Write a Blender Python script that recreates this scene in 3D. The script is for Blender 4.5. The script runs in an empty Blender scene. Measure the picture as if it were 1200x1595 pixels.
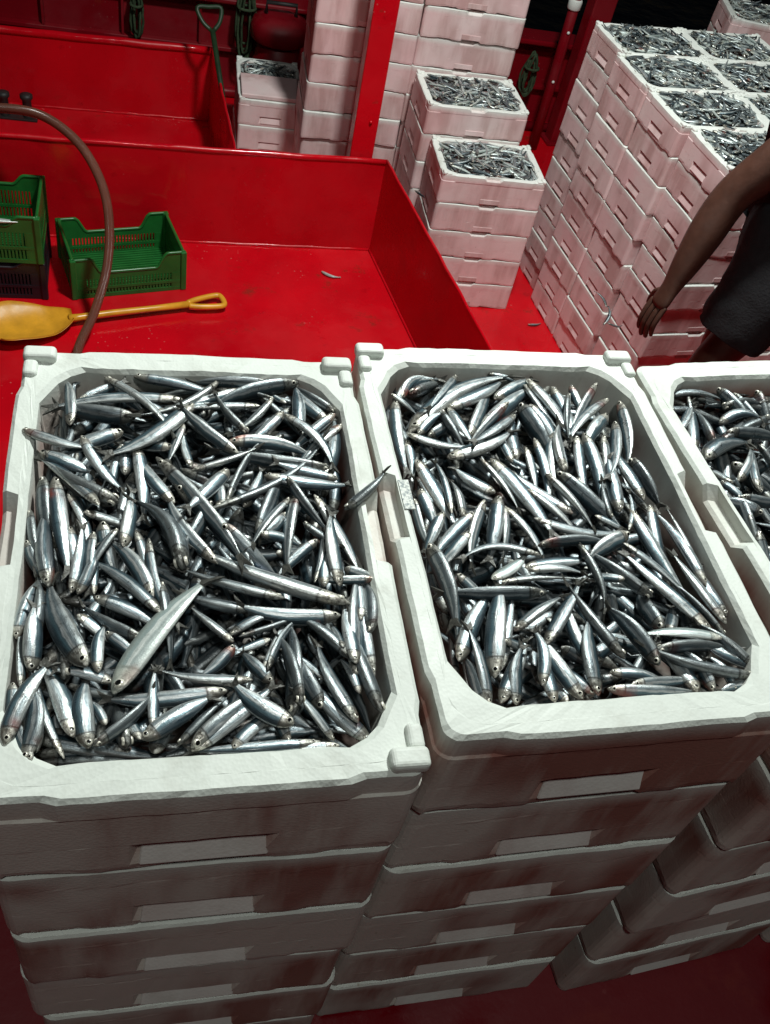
import bpy, bmesh, math, random
import numpy as np
from mathutils import Vector, Matrix
random.seed(7)
rng = np.random.default_rng(11)
S = bpy.context.scene
COL = S.collection
R = math.radians
RIM = 2.44          # rim height of the three near fish boxes above the lower deck

# ------------------------------------------------------------------ camera
cam = bpy.data.cameras.new('camera')
cam.sensor_fit = 'HORIZONTAL'
cam.sensor_width = 36.0
cam.lens = 43.8225
cam.clip_end = 2000
camo = bpy.data.objects.new('camera', cam)
COL.objects.link(camo)
camo.location = (0.1797, -0.3584, 3.2196)
camo.rotation_euler = (0.7275, -0.1782, -0.1333)
S.camera = camo

# ------------------------------------------------------------------ night sky
w = bpy.data.worlds.new('World')
S.world = w
w.use_nodes = True
wn = w.node_tree.nodes
sky = wn.new('ShaderNodeTexSky')
sky.sky_type = 'NISHITA'
sky.sun_disc = False
sky.sun_elevation = R(-4)
sky.sun_rotation = R(40)
w.node_tree.links.new(sky.outputs[0], wn['Background'].inputs[0])
wn['Background'].inputs[1].default_value = 0.06

# ------------------------------------------------------------------ deck floodlight (the boat's working lamp, above the frame) and an added fill lamp
def lamp(name, loc, target, size, energy, col):
    l = bpy.data.lights.new(name, 'AREA')
    l.shape = 'DISK'
    l.size = size
    l.energy = energy
    l.color = col
    o = bpy.data.objects.new(name, l)
    COL.objects.link(o)
    o.location = loc
    o.rotation_euler = (Vector(target) - Vector(loc)).to_track_quat('-Z', 'Y').to_euler()
    return o
lamp('deck_floodlight', (1.40, 2.45, 5.3), (1.15, 2.7, 0), 0.45, 250, (0.95, 1.0, 0.955))
lamp('front_fill_lamp', (0.3, -1.3, 6.8), (0.6, 0.2, 2.0), 0.40, 58, (.98, 1.0, 0.95))  # added fill lamp that lifts the shadowed fronts of the near stacks

S.view_settings.view_transform = 'Standard'
S.view_settings.look = 'None'
S.view_settings.exposure = 0.0
S.view_settings.gamma = 1.0
S.view_settings.use_curve_mapping = False
S.render.engine = 'CYCLES'

# ------------------------------------------------------------------ materials
class NT:
    def __init__(s, name):
        s.m = bpy.data.materials.new(name)
        s.m.use_nodes = True
        s.t = s.m.node_tree
        s.b = s.t.nodes['Principled BSDF']
        s._tc = None
    def n(s, typ, **kw):
        o = s.t.nodes.new('ShaderNode' + typ)
        for k, v in kw.items():
            setattr(o, k, v)
        return o
    def set(s, inp, v):
        if hasattr(v, 'is_output') or isinstance(v, bpy.types.NodeSocket):
            s.t.links.new(v, inp)
        else:
            if isinstance(v, (tuple, list)) and len(v) == 3 and inp.type == 'RGBA':
                v = (*v, 1)
            inp.default_value = v
    def P(s, **kw):
        for k, v in kw.items():
            s.set(s.b.inputs[k.replace('_', ' ')], v)
    def tc(s, which='Object'):
        if s._tc is None:
            s._tc = s.n('TexCoord')
        return s._tc.outputs[which]
    def map(s, v, scale=(1, 1, 1), loc=(0, 0, 0)):
        m = s.n('Mapping')
        s.set(m.inputs['Vector'], v)
        s.set(m.inputs['Scale'], scale)
        s.set(m.inputs['Location'], loc)
        return m.outputs[0]
    def noise(s, v, scale, detail=3, rough=.55, out=0):
        m = s.n('TexNoise')
        s.set(m.inputs['Vector'], v)
        m.inputs['Scale'].default_value = scale
        m.inputs['Detail'].default_value = detail
        m.inputs['Roughness'].default_value = rough
        return m.outputs[out]
    def vor(s, v, scale, feature='F1', out=0):
        m = s.n('TexVoronoi')
        m.feature = feature
        s.set(m.inputs['Vector'], v)
        m.inputs['Scale'].default_value = scale
        return m.outputs[out]
    def ramp(s, f, stops, interp='LINEAR'):
        m = s.n('ValToRGB')
        r = m.color_ramp
        r.interpolation = interp
        while len(r.elements) < len(stops):
            r.elements.new(.5)
        for e, (p, c) in zip(r.elements, stops):
            e.position = p
            e.color = (*c, 1) if isinstance(c, tuple) else (c, c, c, 1)
        s.set(m.inputs[0], f)
        return m.outputs[0]
    def mix(s, f, a, b, mode='MIX'):
        m = s.n('Mix')
        m.data_type = 'RGBA'
        m.blend_type = mode
        s.set(m.inputs[0], f)
        s.set(m.inputs[6], a)
        s.set(m.inputs[7], b)
        return m.outputs[2]
    def math(s, op, a, b=0.0, c=None):
        m = s.n('Math')
        m.operation = op
        s.set(m.inputs[0], a)
        s.set(m.inputs[1], b)
        if c is not None:
            s.set(m.inputs[2], c)
        return m.outputs[0]
    def sep(s, v):
        m = s.n('SeparateXYZ')
        s.set(m.inputs[0], v)
        return m.outputs
    def bump(s, h, strength=.3, dist=.002):
        m = s.n('Bump')
        s.set(m.inputs['Height'], h)
        m.inputs['Strength'].default_value = strength
        m.inputs['Distance'].default_value = dist
        s.set(s.b.inputs['Normal'], m.outputs[0])
    def offs(s, v, k=17.0):
        oi = s.n('ObjectInfo')
        r = s.math('MULTIPLY', oi.outputs['Random'], k)
        cb = s.n('CombineXYZ')
        for i in range(3):
            s.set(cb.inputs[i], r)
        a = s.n('VectorMath')
        a.operation = 'ADD'
        s.set(a.inputs[0], v)
        s.set(a.inputs[1], cb.outputs[0])
        return a.outputs[0], oi.outputs['Random']

def mat_foam(name, stain, wash, wf, clean=(.80, .82, .78)):
    k = NT(name)
    v, rnd = k.offs(k.tc())
    big = k.noise(v, 3.0, 4)
    base = k.mix(k.ramp(big, [(.35, 0.0), (.75, 1.0)]), clean, tuple(q * .87 for q in clean))
    smudge = k.noise(k.map(v, (1, 1, 1), (8, 3, 2)), 11, 5, .65)
    base = k.mix(k.ramp(smudge, [(.56, 0.0), (.72, .55)]), base, (.42, .43, .38))
    fine = k.noise(v, 60, 3, .6)
    base = k.mix(k.ramp(fine, [(.56, 0.0), (.78, .30)]), base, (.48, .50, .45))
    # a wash tints the whole sides; grime and blood-water stains run down in patches
    sp = k.sep(k.tc())
    z = sp[2]
    streak = k.noise(k.map(v, (9, 9, 1.4)), 1.0, 5, .6)
    patch = k.noise(k.map(v, (3.1, 3.1, 2.0), (3, 7, 1)), 1.0, 3, .55)
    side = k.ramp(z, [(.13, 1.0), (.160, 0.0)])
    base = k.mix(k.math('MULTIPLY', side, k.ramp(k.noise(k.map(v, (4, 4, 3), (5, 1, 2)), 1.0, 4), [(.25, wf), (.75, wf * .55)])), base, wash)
    m = k.math('MULTIPLY', k.ramp(streak, [(.38, 0.0), (.56, 1.0)]), k.ramp(patch, [(.40, 0.0), (.54, 1.0)]))
    m = k.math('MULTIPLY', k.math('MULTIPLY', m, side), stain)
    base = k.mix(m, base, (.24, .045, .03))
    m2 = k.math('MULTIPLY', k.math('MULTIPLY', k.ramp(patch, [(.40, 0.0), (.75, 1.0)]), side), stain * .45)
    base = k.mix(m2, base, (.42, .30, .24))
    spot = k.vor(k.map(v, (1, 1, 1), (2, 5, 9)), 24)
    pm = k.math('MULTIPLY', k.ramp(spot, [(.035, 1.0), (.075, 0.0)]), k.ramp(k.noise(v, 5.0), [(.52, 0.0), (.6, .7)]))
    base = k.mix(pm, base, (.30, .20, .11))
    h = k.vor(k.tc(), 260)
    h2 = k.noise(v, 35, 4)
    k.bump(k.math('ADD', k.math('MULTIPLY', h, .8), k.math('MULTIPLY', h2, .25)), .16, .0016)
    k.P(Base_Color=base, Roughness=k.ramp(big, [(.3, .45), (.8, .72)]), Specular_IOR_Level=.4)
    k.b.inputs['Subsurface Weight'].default_value = 0.0
    return k.m

def mat_red(name, base=(.64, .0035, .011), wear=1.0, rough=.30):
    k = NT(name)
    v = k.tc()
    n1 = k.noise(v, 1.6, 5)
    n2 = k.noise(v, 9, 5, .65)
    c = k.mix(k.ramp(n1, [(.3, 0.0), (.7, 1.0)]), base, tuple(x * .72 for x in base))
    c = k.mix(k.ramp(n2, [(.62, 0.0), (.74, .55)]), c, tuple(x * .45 for x in base))
    # salt scale, scuffs and dried drops
    sc = k.vor(k.map(v, (1, 1, 1)), 34)
    scm = k.math('MULTIPLY', k.ramp(sc, [(.10, 1.0), (.17, 0.0)]), k.ramp(k.noise(v, 2.6, 4), [(.56, 0.0), (.68, .75 * wear)]))
    c = k.mix(scm, c, (.62, .28, .26))
    st = k.noise(k.map(v, (14, 2.2, 14)), 1.0, 5, .7)
    c = k.mix(k.ramp(st, [(.66, 0.0), (.76, .35 * wear)]), c, (.16, .015, .02))
    wet = k.ramp(k.noise(v, 1.3, 4, .6), [(.46, 0.0), (.54, 1.0)])
    rg = k.mix(wet, k.ramp(k.noise(v, 6, 4), [(.3, rough - .05), (.75, rough + .25)]), (.10, .10, .10))
    c = k.mix(k.math('MULTIPLY', k.ramp(k.noise(k.map(v, (1, 1, 1), (4, 2, 8)), 4.5, 6, .7), [(.60, 0.0), (.70, .8)]), wear), c, (.20, .022, .012))
    k.P(Base_Color=c, Roughness=rg, Specular_IOR_Level=.45)
    k.bump(k.math('ADD', k.noise(v, 14, 4), k.math('MULTIPLY', k.noise(v, 120, 2), .12)), .28, .006)
    return k.m

def mat_plain(name, col, rough=.5, var=.25, scale=20, bump=.15, spec=.5, metal=0.0, dist=.002):
    k = NT(name)
    v, rnd = k.offs(k.tc())
    n = k.noise(v, scale, 4)
    c = k.mix(k.ramp(n, [(.3, 0.0), (.75, 1.0)]), col, tuple(x * (1 - var) for x in col))
    k.P(Base_Color=c, Roughness=k.ramp(k.noise(v, scale * .6), [(.3, max(.05, rough - .1)), (.7, min(1, rough + .1))]), Specular_IOR_Level=spec, Metallic=metal)
    k.bump(k.noise(v, scale * 3, 4), bump, dist)
    return k.m

def mat_fish(name='fish_skin', back=((.085, .155, .185), (.018, .038, .052), (.010, .018, .024))):
    k = NT(name)
    uv = k.n('UVMap')
    sp = k.sep(uv.outputs[0])
    t = sp[0]
    d = k.math('ABSOLUTE', k.math('MULTIPLY_ADD', sp[1], 2.0, -1.0))     # 1 on the back, 0 on the belly
    at = k.n('Attribute')
    at.attribute_name = 'tone'
    tone = at.outputs['Fac']
    g = k.n('NewGeometry')
    vec = g.outputs['Position']
    wob = k.noise(vec, 60, 2)
    d2 = k.math('ADD', d, k.math('MULTIPLY_ADD', wob, .16, -.08))
    c = k.ramp(d2, [(.0, (.66, .69, .66)), (.16, (.84, .87, .85)), (.30, (.52, .58, .59)), (.40, (.36, .43, .46)), (.46, (.95, .98, .97)), (.535, (.90, .95, .95)), (.56, (.20, .29, .33)),
                    (.62, back[0]), (.69, back[1]), (1.0, back[2])])
    # scale rows and long silver streaks
    cb = k.n('CombineXYZ')
    k.set(cb.inputs[0], k.math('MULTIPLY', t, 6.0))
    k.set(cb.inputs[1], k.math('MULTIPLY', sp[1], 46.0))
    k.set(cb.inputs[2], k.math('MULTIPLY', tone, 91.0))
    streak = k.noise(cb.outputs[0], 1.0, 3, .6)
    c = k.mix(k.ramp(streak, [(.35, .45), (.62, 0.0)]), c, (.10, .125, .135))
    blot = k.noise(vec, 130, 3, .6)
    c = k.mix(k.ramp(blot, [(.60, 0.0), (.75, .5)]), c, (.05, .06, .065))
    # head: brassy gill plates, darker crown, dark snout line
    hd = k.ramp(t, [(.15, 1.0), (.20, 0.0)])
    hc = k.ramp(d, [(.0, (.80, .77, .68)), (.50, (.74, .71, .62)), (.66, (.20, .19, .16)), (1.0, (.04, .045, .04))])
    hn = k.noise(vec, 230, 3, .6)
    hc = k.mix(k.ramp(hn, [(.46, 0.0), (.60, .85)]), hc, (.13, .11, .085))
    c = k.mix(k.math('MULTIPLY', hd, .92), c, hc)
    gill = k.ramp(k.math('ADD', t, k.math('MULTIPLY', d, .02)), [(.175, 0.0), (.190, 1.0), (.205, 0.0)])
    c = k.mix(k.math('MULTIPLY', gill, .9), c, (.035, .028, .025))
    # blood-tinged cheek on some
    bl = k.math('MULTIPLY', k.ramp(k.noise(vec, 22, 2), [(.60, 0.0), (.70, .6)]), k.ramp(t, [(.24, 1.0), (.32, 0.0)]))
    c = k.mix(bl, c, (.34, .07, .045))
    c = k.mix(k.ramp(t, [(.86, 0.0), (1.0, .6)]), c, (.11, .12, .12))
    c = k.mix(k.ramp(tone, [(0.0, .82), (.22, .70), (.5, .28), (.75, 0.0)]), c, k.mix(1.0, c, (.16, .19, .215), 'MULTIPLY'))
    c = k.mix(k.ramp(tone, [(.84, 0.0), (.93, .42)]), c, (.58, .66, .60))
    metal = k.math('MULTIPLY', k.ramp(tone, [(.80, .68), (.95, .28)]), k.ramp(d2, [(.55, 1.0), (.66, .12)]))
    k.P(Base_Color=c, Metallic=metal, Specular_IOR_Level=.45,
        Roughness=k.ramp(k.noise(vec, 90, 3), [(.3, .24), (.7, .48)]))
    k.P(Coat_Weight=.22, Coat_Roughness=.14)
    # scales
    sc = k.n('CombineXYZ')
    k.set(sc.inputs[0], k.math('MULTIPLY', t, 70.0))
    k.set(sc.inputs[1], k.math('MULTIPLY', sp[1], 38.0))
    scale = k.vor(sc.outputs[0], 1.0)
    k.bump(k.math('ADD', k.math('MULTIPLY', scale, .35), k.math('ADD', k.math('MULTIPLY', streak, .8), k.math('MULTIPLY', k.noise(vec, 75, 2), .55))), .36, .0014)
    return k.m

M = {}
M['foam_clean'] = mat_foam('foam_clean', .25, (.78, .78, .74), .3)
M['foam'] = mat_foam('foam', .40, (.78, .48, .50), .88)  # pink side wash paints in the red light bounced off the deck
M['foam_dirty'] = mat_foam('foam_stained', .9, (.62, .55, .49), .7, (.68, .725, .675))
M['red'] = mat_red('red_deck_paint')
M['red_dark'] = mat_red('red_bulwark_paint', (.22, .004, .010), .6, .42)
M['red_platform'] = mat_red('red_platform_paint_shaded', (.17, .003, .008), .5, .5)  # deck red darkened: shade in front of the stacks put into the colour
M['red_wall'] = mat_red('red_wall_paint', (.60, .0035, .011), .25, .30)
M['fish'] = mat_fish()
M['fish_blue'] = mat_fish('blue_fish_skin', ((.06, .13, .26), (.012, .045, .13), (.008, .022, .055)))
M['pupil'] = mat_plain('fish_pupil', (.006, .006, .006), .08, 0, 20, 0, .9)
M['iris'] = mat_plain('fish_iris', (.78, .76, .66), .25, .15, 400, .05, .7, .2)
M['fin'] = mat_plain('fish_fin', (.085, .085, .075), .4, .5, 150, .5, .5, .2)
M['green'] = mat_plain('green_plastic', (.014, .15, .028), .38, .35, 12, .12)
M['black'] = mat_plain('black_plastic', (.014, .010, .016), .45, .3, 12, .12)
M['yellow'] = mat_plain('yellow_plastic', (.84, .40, .03), .36, .35, 14, .15)
M['rope'] = mat_plain('green_rope', (.055, .085, .045), .85, .6, 60, .8, .2)
M['dgreen'] = mat_plain('dark_green_paint', (.018, .045, .018), .5, .5, 20, .2)
M['steel'] = mat_plain('grey_steel', (.25, .24, .23), .45, .4, 30, .2, .5, .5)
M['dark'] = mat_plain('dark_iron', (.02, .018, .018), .55, .4, 30, .3)
M['skin'] = mat_plain('skin', (.080, .034, .023), .48, .3, 30, .25, .4, 0, .003)
M['shorts'] = mat_plain('grey_fabric', (.024, .0235, .026), .9, .25, 40, .5, .15, 0, .004)
M['shirt'] = mat_plain('black_fabric', (.012, .012, .014), .9, .3, 40, .5, .15, 0, .004)
M['hair'] = mat_plain('dark_hair', (.012, .009, .008), .6, .3, 90, .6)
M['nail'] = mat_plain('eye_white', (.6, .58, .55), .3, .1, 50, 0)
M['sea'] = mat_plain('night_water', (.003, .005, .009), .25, .3, .6, .4, .4, 0, .15)
def mat_hose():
    k = NT('brown_hose')
    uv = k.n('UVMap')
    sp = k.sep(uv.outputs[0])
    rib = k.math('SINE', k.math('MULTIPLY_ADD', sp[0], 1500.0, k.math('MULTIPLY', sp[1], 6.283)))
    n = k.noise(k.tc(), 9, 3)
    c = k.mix(k.ramp(n, [(.3, 0.0), (.7, 1.0)]), (.16, .048, .032), (.09, .03, .022))
    c = k.mix(k.ramp(rib, [(.3, 0.0), (1.0, .7)]), c, (.30, .15, .10))
    k.P(Base_Color=c, Roughness=.22, Specular_IOR_Level=.6)
    k.bump(rib, .5, .003)
    return k.m
M['hose'] = mat_hose()
def mat_stamp():
    k = NT('faded_ink_stamp')
    v = k.tc()
    n = k.noise(v, 260, 3, .7)
    c = k.mix(k.ramp(n, [(.44, 0.0), (.60, 1.0)]), (.70, .73, .68), (.26, .30, .31))
    k.P(Base_Color=c, Roughness=.7)
    return k.m
M['stamp'] = mat_stamp()

# ------------------------------------------------------------------ object helpers
def tag(o, label=None, cat=None, group=None, kind=None):
    if label: o['label'] = label
    if cat: o['category'] = cat
    if group: o['group'] = group
    if kind: o['kind'] = kind
    return o
def empty(name, loc=(0, 0, 0), rz=0.0):
    o = bpy.data.objects.new(name, None)
    COL.objects.link(o)
    o.location = loc
    o.rotation_euler = (0, 0, rz)
    return o
class MB:
    """collects shapes, then links them as one mesh object"""
    def __init__(s):
        s.v, s.f, s.mi, s.sm, s.uv = [], [], [], [], []
    def add(s, verts, faces, mi=0, smooth=False):
        o = len(s.v)
        s.v += [tuple(map(float, q)) for q in verts]
        s.f += [tuple(i + o for i in q) for q in faces]
        s.mi += [mi] * len(faces)
        s.sm += [smooth] * len(faces)
        return s
    def box(s, a, b, mi=0, mat=None):
        x0, y0, z0 = a
        x1, y1, z1 = b
        P = [(x0, y0, z0), (x1, y0, z0), (x1, y1, z0), (x0, y1, z0), (x0, y0, z1), (x1, y0, z1), (x1, y1, z1), (x0, y1, z1)]
        if mat is not None: P = [tuple(mat @ Vector(q)) for q in P]
        return s.add(P, [(3, 2, 1, 0), (4, 5, 6, 7), (0, 1, 5, 4), (1, 2, 6, 5), (2, 3, 7, 6), (3, 0, 4, 7)], mi)
    def tube(s, pts, r, n=10, mi=0, closed=False, caps=True):
        pts = [Vector(p) for p in pts]
        m = len(pts)
        rr = r if isinstance(r, (list, tuple)) else [r] * m
        up = Vector((0, 0, 1))
        V = []
        prev = None
        for i, p in enumerate(pts):
            a = pts[(i - 1) % m] if (i > 0 or closed) else p
            b = pts[(i + 1) % m] if (i < m - 1 or closed) else p
            t = (b - a).normalized()
            if prev is None:
                x = t.orthogonal().normalized()
            else:
                x = (prev - t * prev.dot(t))
                x = x.normalized() if x.length > 1e-6 else t.orthogonal().normalized()
            prev = x
            y = t.cross(x)
            for j in range(n):
                q = 2 * math.pi * j / n
                V.append(p + (x * math.cos(q) + y * math.sin(q)) * rr[i])
        F = []
        L = m if closed else m - 1
        for i in range(L):
            for j in range(n):
                a, b = i * n + j, i * n + (j + 1) % n
                c, d = ((i + 1) % m) * n + (j + 1) % n, ((i + 1) % m) * n + j
                F.append((a, b, c, d))
        if caps and not closed:
            F.append(tuple(range(n))[::-1])
            F.append(tuple(range((m - 1) * n, m * n)))
        return s.add(V, F, mi, True)
    def lathe(s, prof, n=24, mi=0, mat=None):
        V = []
        for r, z in prof:
            for j in range(n):
                q = 2 * math.pi * j / n
                p = Vector((r * math.cos(q), r * math.sin(q), z))
                V.append(mat @ p if mat is not None else p)
        F = []
        for i in range(len(prof) - 1):
            for j in range(n):
                F.append((i * n + j, i * n + (j + 1) % n, (i + 1) * n + (j + 1) % n, (i + 1) * n + j))
        F.append(tuple(range(n))[::-1])
        F.append(tuple(range((len(prof) - 1) * n, len(prof) * n)))
        return s.add(V, F, mi, True)
    def mesh(s, name, mats):
        me = bpy.data.meshes.new(name)
        me.from_pydata(s.v, [], s.f)
        for m in (mats if isinstance(mats, (list, tuple)) else [mats]):
            me.materials.append(M[m] if isinstance(m, str) else m)
        me.polygons.foreach_set('material_index', s.mi)
        me.polygons.foreach_set('use_smooth', s.sm)
        me.update()
        return me
    def build(s, name, mats, parent=None, bevel=0.0, seg=2):
        me = s.mesh(name, mats)
        if bevel:
            bm = bmesh.new()
            bm.from_mesh(me)
            bmesh.ops.remove_doubles(bm, verts=bm.verts, dist=1e-6)
            es = [e for e in bm.edges if len(e.link_faces) == 2 and e.calc_face_angle(0) > .5]
            bmesh.ops.bevel(bm, geom=es, offset=bevel, segments=seg, affect='EDGES', profile=.5, clamp_overlap=True)
            bm.to_mesh(me)
            bm.free()
        return link(name, me, parent)
def link(name, me, parent=None):
    o = bpy.data.objects.new(name, me)
    COL.objects.link(o)
    if parent is not None: o.parent = parent
    return o
def smooth_path(pts, n=8):
    P = [np.array(p, float) for p in pts]
    P = [2 * P[0] - P[1]] + P + [2 * P[-1] - P[-2]]
    out = []
    for i in range(1, len(P) - 2):
        for k in range(n):
            t = k / n
            out.append(.5 * ((2 * P[i]) + (-P[i - 1] + P[i + 1]) * t + (2 * P[i - 1] - 5 * P[i] + 4 * P[i + 1] - P[i + 2]) * t * t + (-P[i - 1] + 3 * P[i] - 3 * P[i + 1] + P[i + 2]) * t ** 3))
    out.append(P[-2])
    return out

# ------------------------------------------------------------------ the setting: water, decks
o = MB().add([(-400, -100, -1.4), (400, -100, -1.4), (400, 700, -1.4), (-400, 700, -1.4)], [(0, 1, 2, 3)]).build('sea', 'sea')
tag(o, kind='structure')
o = MB()
pts = [(-4, -3), (4.6, -3), (4.6, 5.9), (3.25, 6.7), (-4, 6.7)]
o.add([(x, y, 0) for x, y in pts] + [(x, y, -.25) for x, y in pts], [(0, 1, 2, 3, 4), (9, 8, 7, 6, 5)] + [((i + 1) % 5, i, i + 5, (i + 1) % 5 + 5) for i in range(5)])
tag(o.build('deck', 'red'), kind='structure')
# raised platform under the three near stacks and the lower step beside it
BASE = RIM - .99
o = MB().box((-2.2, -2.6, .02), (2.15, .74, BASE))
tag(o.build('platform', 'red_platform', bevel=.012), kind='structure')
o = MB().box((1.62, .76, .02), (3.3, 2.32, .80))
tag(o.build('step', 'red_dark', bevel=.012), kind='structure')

# ------------------------------------------------------------------ red steel walls of the fish pens
def wall(label, a, b, h, cap=.016, t=.014, ribs=0, mat='red_wall', side=1, z0=0.0, flange=True):
    a, b = Vector((*a, 0)), Vector((*b, 0))
    d = (b - a)
    L = d.length
    ang = math.atan2(d.y, d.x)
    root = empty('pen_wall', a, ang)
    tag(root, label, 'wall')
    m = MB().box((0, -t / 2, z0), (L, t / 2, h - cap * 1.2))
    m.build('plate', mat, root, bevel=.003)
    if flange:
        MB().tube([(-.004 + (L + .008) * i / 24, .0015 * math.sin(i * 1.7), h - cap + .002 * math.sin(i * 2.3)) for i in range(25)], cap, 10).build('top_rail', mat, root)
    for i in range(ribs):
        x = L * (i + .5) / ribs
        MB().box((x - .006, side * t / 2 + .0005, z0 + .02), (x + .006, side * (t / 2 + .045), h - cap * 2.2)).build('stiffener', mat, root, bevel=.002)
    # weld bead along the foot
    MB().tube([(L * i / 30, -side * t / 2 - .001, .006 + .002 * math.sin(i * 3.1)) for i in range(31)], .009, 6).build('weld_bead', mat, root)
    return root
wall('long red steel wall at the back of the pen with the green crates', (-2.6, 4.36), (1.335, 4.605), .60, side=1)
wall('red steel side wall running towards the stacked boxes in front', (1.335, 4.60), (1.74, 2.15), .60, cap=.008, side=1)
wall('far red wall with a thick pipe rail, behind the empty pen', (-3, 5.86), (.37, 6.03), .50, cap=.024, side=1, ribs=0)
wall('short red end wall beside the leaning green shovel', (.37, 6.03), (.50, 4.57), .50, cap=.008)
# bulwark at the ship's side
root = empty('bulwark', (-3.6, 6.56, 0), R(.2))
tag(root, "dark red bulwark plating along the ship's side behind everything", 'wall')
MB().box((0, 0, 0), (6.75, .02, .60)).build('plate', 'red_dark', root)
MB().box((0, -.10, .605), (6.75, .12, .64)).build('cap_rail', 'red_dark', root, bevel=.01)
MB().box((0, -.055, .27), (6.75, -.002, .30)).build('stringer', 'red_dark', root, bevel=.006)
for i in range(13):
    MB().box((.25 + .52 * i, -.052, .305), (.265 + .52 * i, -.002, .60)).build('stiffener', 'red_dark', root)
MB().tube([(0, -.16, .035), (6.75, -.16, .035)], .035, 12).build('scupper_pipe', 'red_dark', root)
# thick post at the pen corner
root = empty('corner_post', (1.185, 4.675, 0), R(2))
tag(root, 'thick square red steel post rising from the pen corner', 'post')
MB().box((-.066, -.05, 0), (.066, .05, 2.6)).build('shaft', 'red', root, bevel=.006)
MB().box((-.09, -.056, 0), (.09, .056, .012)).build('base_plate', 'red', root, bevel=.003)
for zz in (.80,):
    MB().lathe([(.009, 0), (.009, .008), (.004, .012)], 8, mat=Matrix.Translation((.02, -.051, zz)) @ Matrix.Rotation(R(90), 4, 'X')).build('bolt', 'red', root)
# round pipe with a pale collar and the broad post behind it
root = empty('vent_pipe', (2.78, 6.14, 0))
tag(root, 'slim dark red vertical pipe with a pale collar near the top', 'pipe')
MB().tube([(.0, 0, 0), (-.005, 0, .5), (-.03, 0, 2.2)], .036, 14).build('pipe', 'red_dark', root)
MB().lathe([(.040, 0), (.047, .01), (.047, .06), (.040, .07)], 14, mat=Matrix.Translation((-.015, 0, 1.0))).build('collar', 'foam', root)
for zz in (.52, .86):
    MB().lathe([(.011, 0), (.011, .006), (.005, .011)], 8, mat=Matrix.Translation((-.012, -.035, zz)) @ Matrix.Rotation(R(90), 4, 'X')).build('rivet', 'foam', root)
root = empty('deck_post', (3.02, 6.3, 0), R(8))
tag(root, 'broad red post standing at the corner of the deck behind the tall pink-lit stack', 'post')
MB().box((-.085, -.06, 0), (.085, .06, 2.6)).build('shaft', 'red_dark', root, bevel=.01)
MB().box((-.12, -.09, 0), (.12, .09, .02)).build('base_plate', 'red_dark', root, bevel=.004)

# ------------------------------------------------------------------ foam fish boxes
BW, BL, BH = .405, .584, .163
def outline():
    """points round the box: (side, s, x-direction helpers)"""
    P = []
    def run(a, b, n, side):
        for i in range(n):
            u = (i + .5) / n
            P.append((side, a + (b - a) * u))
    return P
def ring(off, r, z, zf=None, of=None, ns=26, nl=36, nc=5):
    """rounded-rectangle ring at outward offset off; zf(side, s)/of(side, s) vary height and offset along a side"""
    hx, hy = BW / 2 + off, BL / 2 + off
    out = []
    def emit(side, s, x, y, nx, ny):
        dz = zf(side, s) if zf else 0
        do = of(side, s) if of else 0
        out.append((x + nx * do, y + ny * do, z + dz))
    for side, (ax, ay, bx, by, nx, ny, n) in enumerate(((-hx + r, -hy, hx - r, -hy, 0, -1, ns), (hx, -hy + r, hx, hy - r, 1, 0, nl),
                                                        (hx - r, hy, -hx + r, hy, 0, 1, ns), (-hx, hy - r, -hx, -hy + r, -1, 0, nl))):
        for i in range(n + 1):
            u = i / n
            x, y = ax + (bx - ax) * u, ay + (by - ay) * u
            s = x if side in (0, 2) else y
            emit(side, s, x, y, nx, ny)
        cx, cy = ((hx - r, -hy + r), (hx - r, hy - r), (-hx + r, hy - r), (-hx + r, -hy + r))[side]
        a0 = (-90, 0, 90, 180)[side]
        for i in range(1, nc):
            q = R(a0 + 90 * i / nc)
            emit(4 + side, 0, cx + r * math.cos(q), cy + r * math.sin(q), math.cos(q), math.sin(q))
    return out
def loft(rings, cap_first=True, cap_last=True):
    n = len(rings[0])
    V = [p for r_ in rings for p in r_]
    F = []
    for i in range(len(rings) - 1):
        for j in range(n):
            F.append((i * n + j, i * n + (j + 1) % n, (i + 1) * n + (j + 1) % n, (i + 1) * n + j))
    if cap_first: F.append(tuple(range(n))[::-1])
    if cap_last: F.append(tuple(range((len(rings) - 1) * n, len(rings) * n)))
    return V, F
def lip(side, s):           # the overhanging lip stops short of the corners
    if side >= 4: return -.004
    lim = .135 if side in (0, 2) else .215
    return 0.0 if abs(s) < lim else -.004
def seam(side, s):          # stepped lower edge
    if side >= 4: return .0
    a = abs(s)
    if side in (0, 2): return .010 if a < .060 else (.001 if a < .125 else .008)
    return .010 if a < .05 else (.002 if a < .12 else (.008 if a < .2 else .003))
def recess(side, s):        # hand notch in the lower middle of the end walls
    return -.013 if side in (0, 2) and abs(s) < .064 else 0.0
def rimz(side, s):          # outer half of the long rims is cut down at mid-length
    if side in (1, 3) and -.035 < s < .050: return -.016
    return 0.0
def thin(side, s):          # the long walls are thinner than the end walls
    return .012 if side in (1, 3) else (.005 if side >= 4 else 0.0)
def wobble(amp, seed):
    rr = random.Random(seed)
    ph = [rr.uniform(0, 6.28) for _ in range(6)]
    return lambda x, y, z: sum(amp * math.sin(40 * (i + 1) * .7 * x + 31 * (i + 1) * .6 * y + ph[i]) / (i + 1) for i in range(6))
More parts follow.
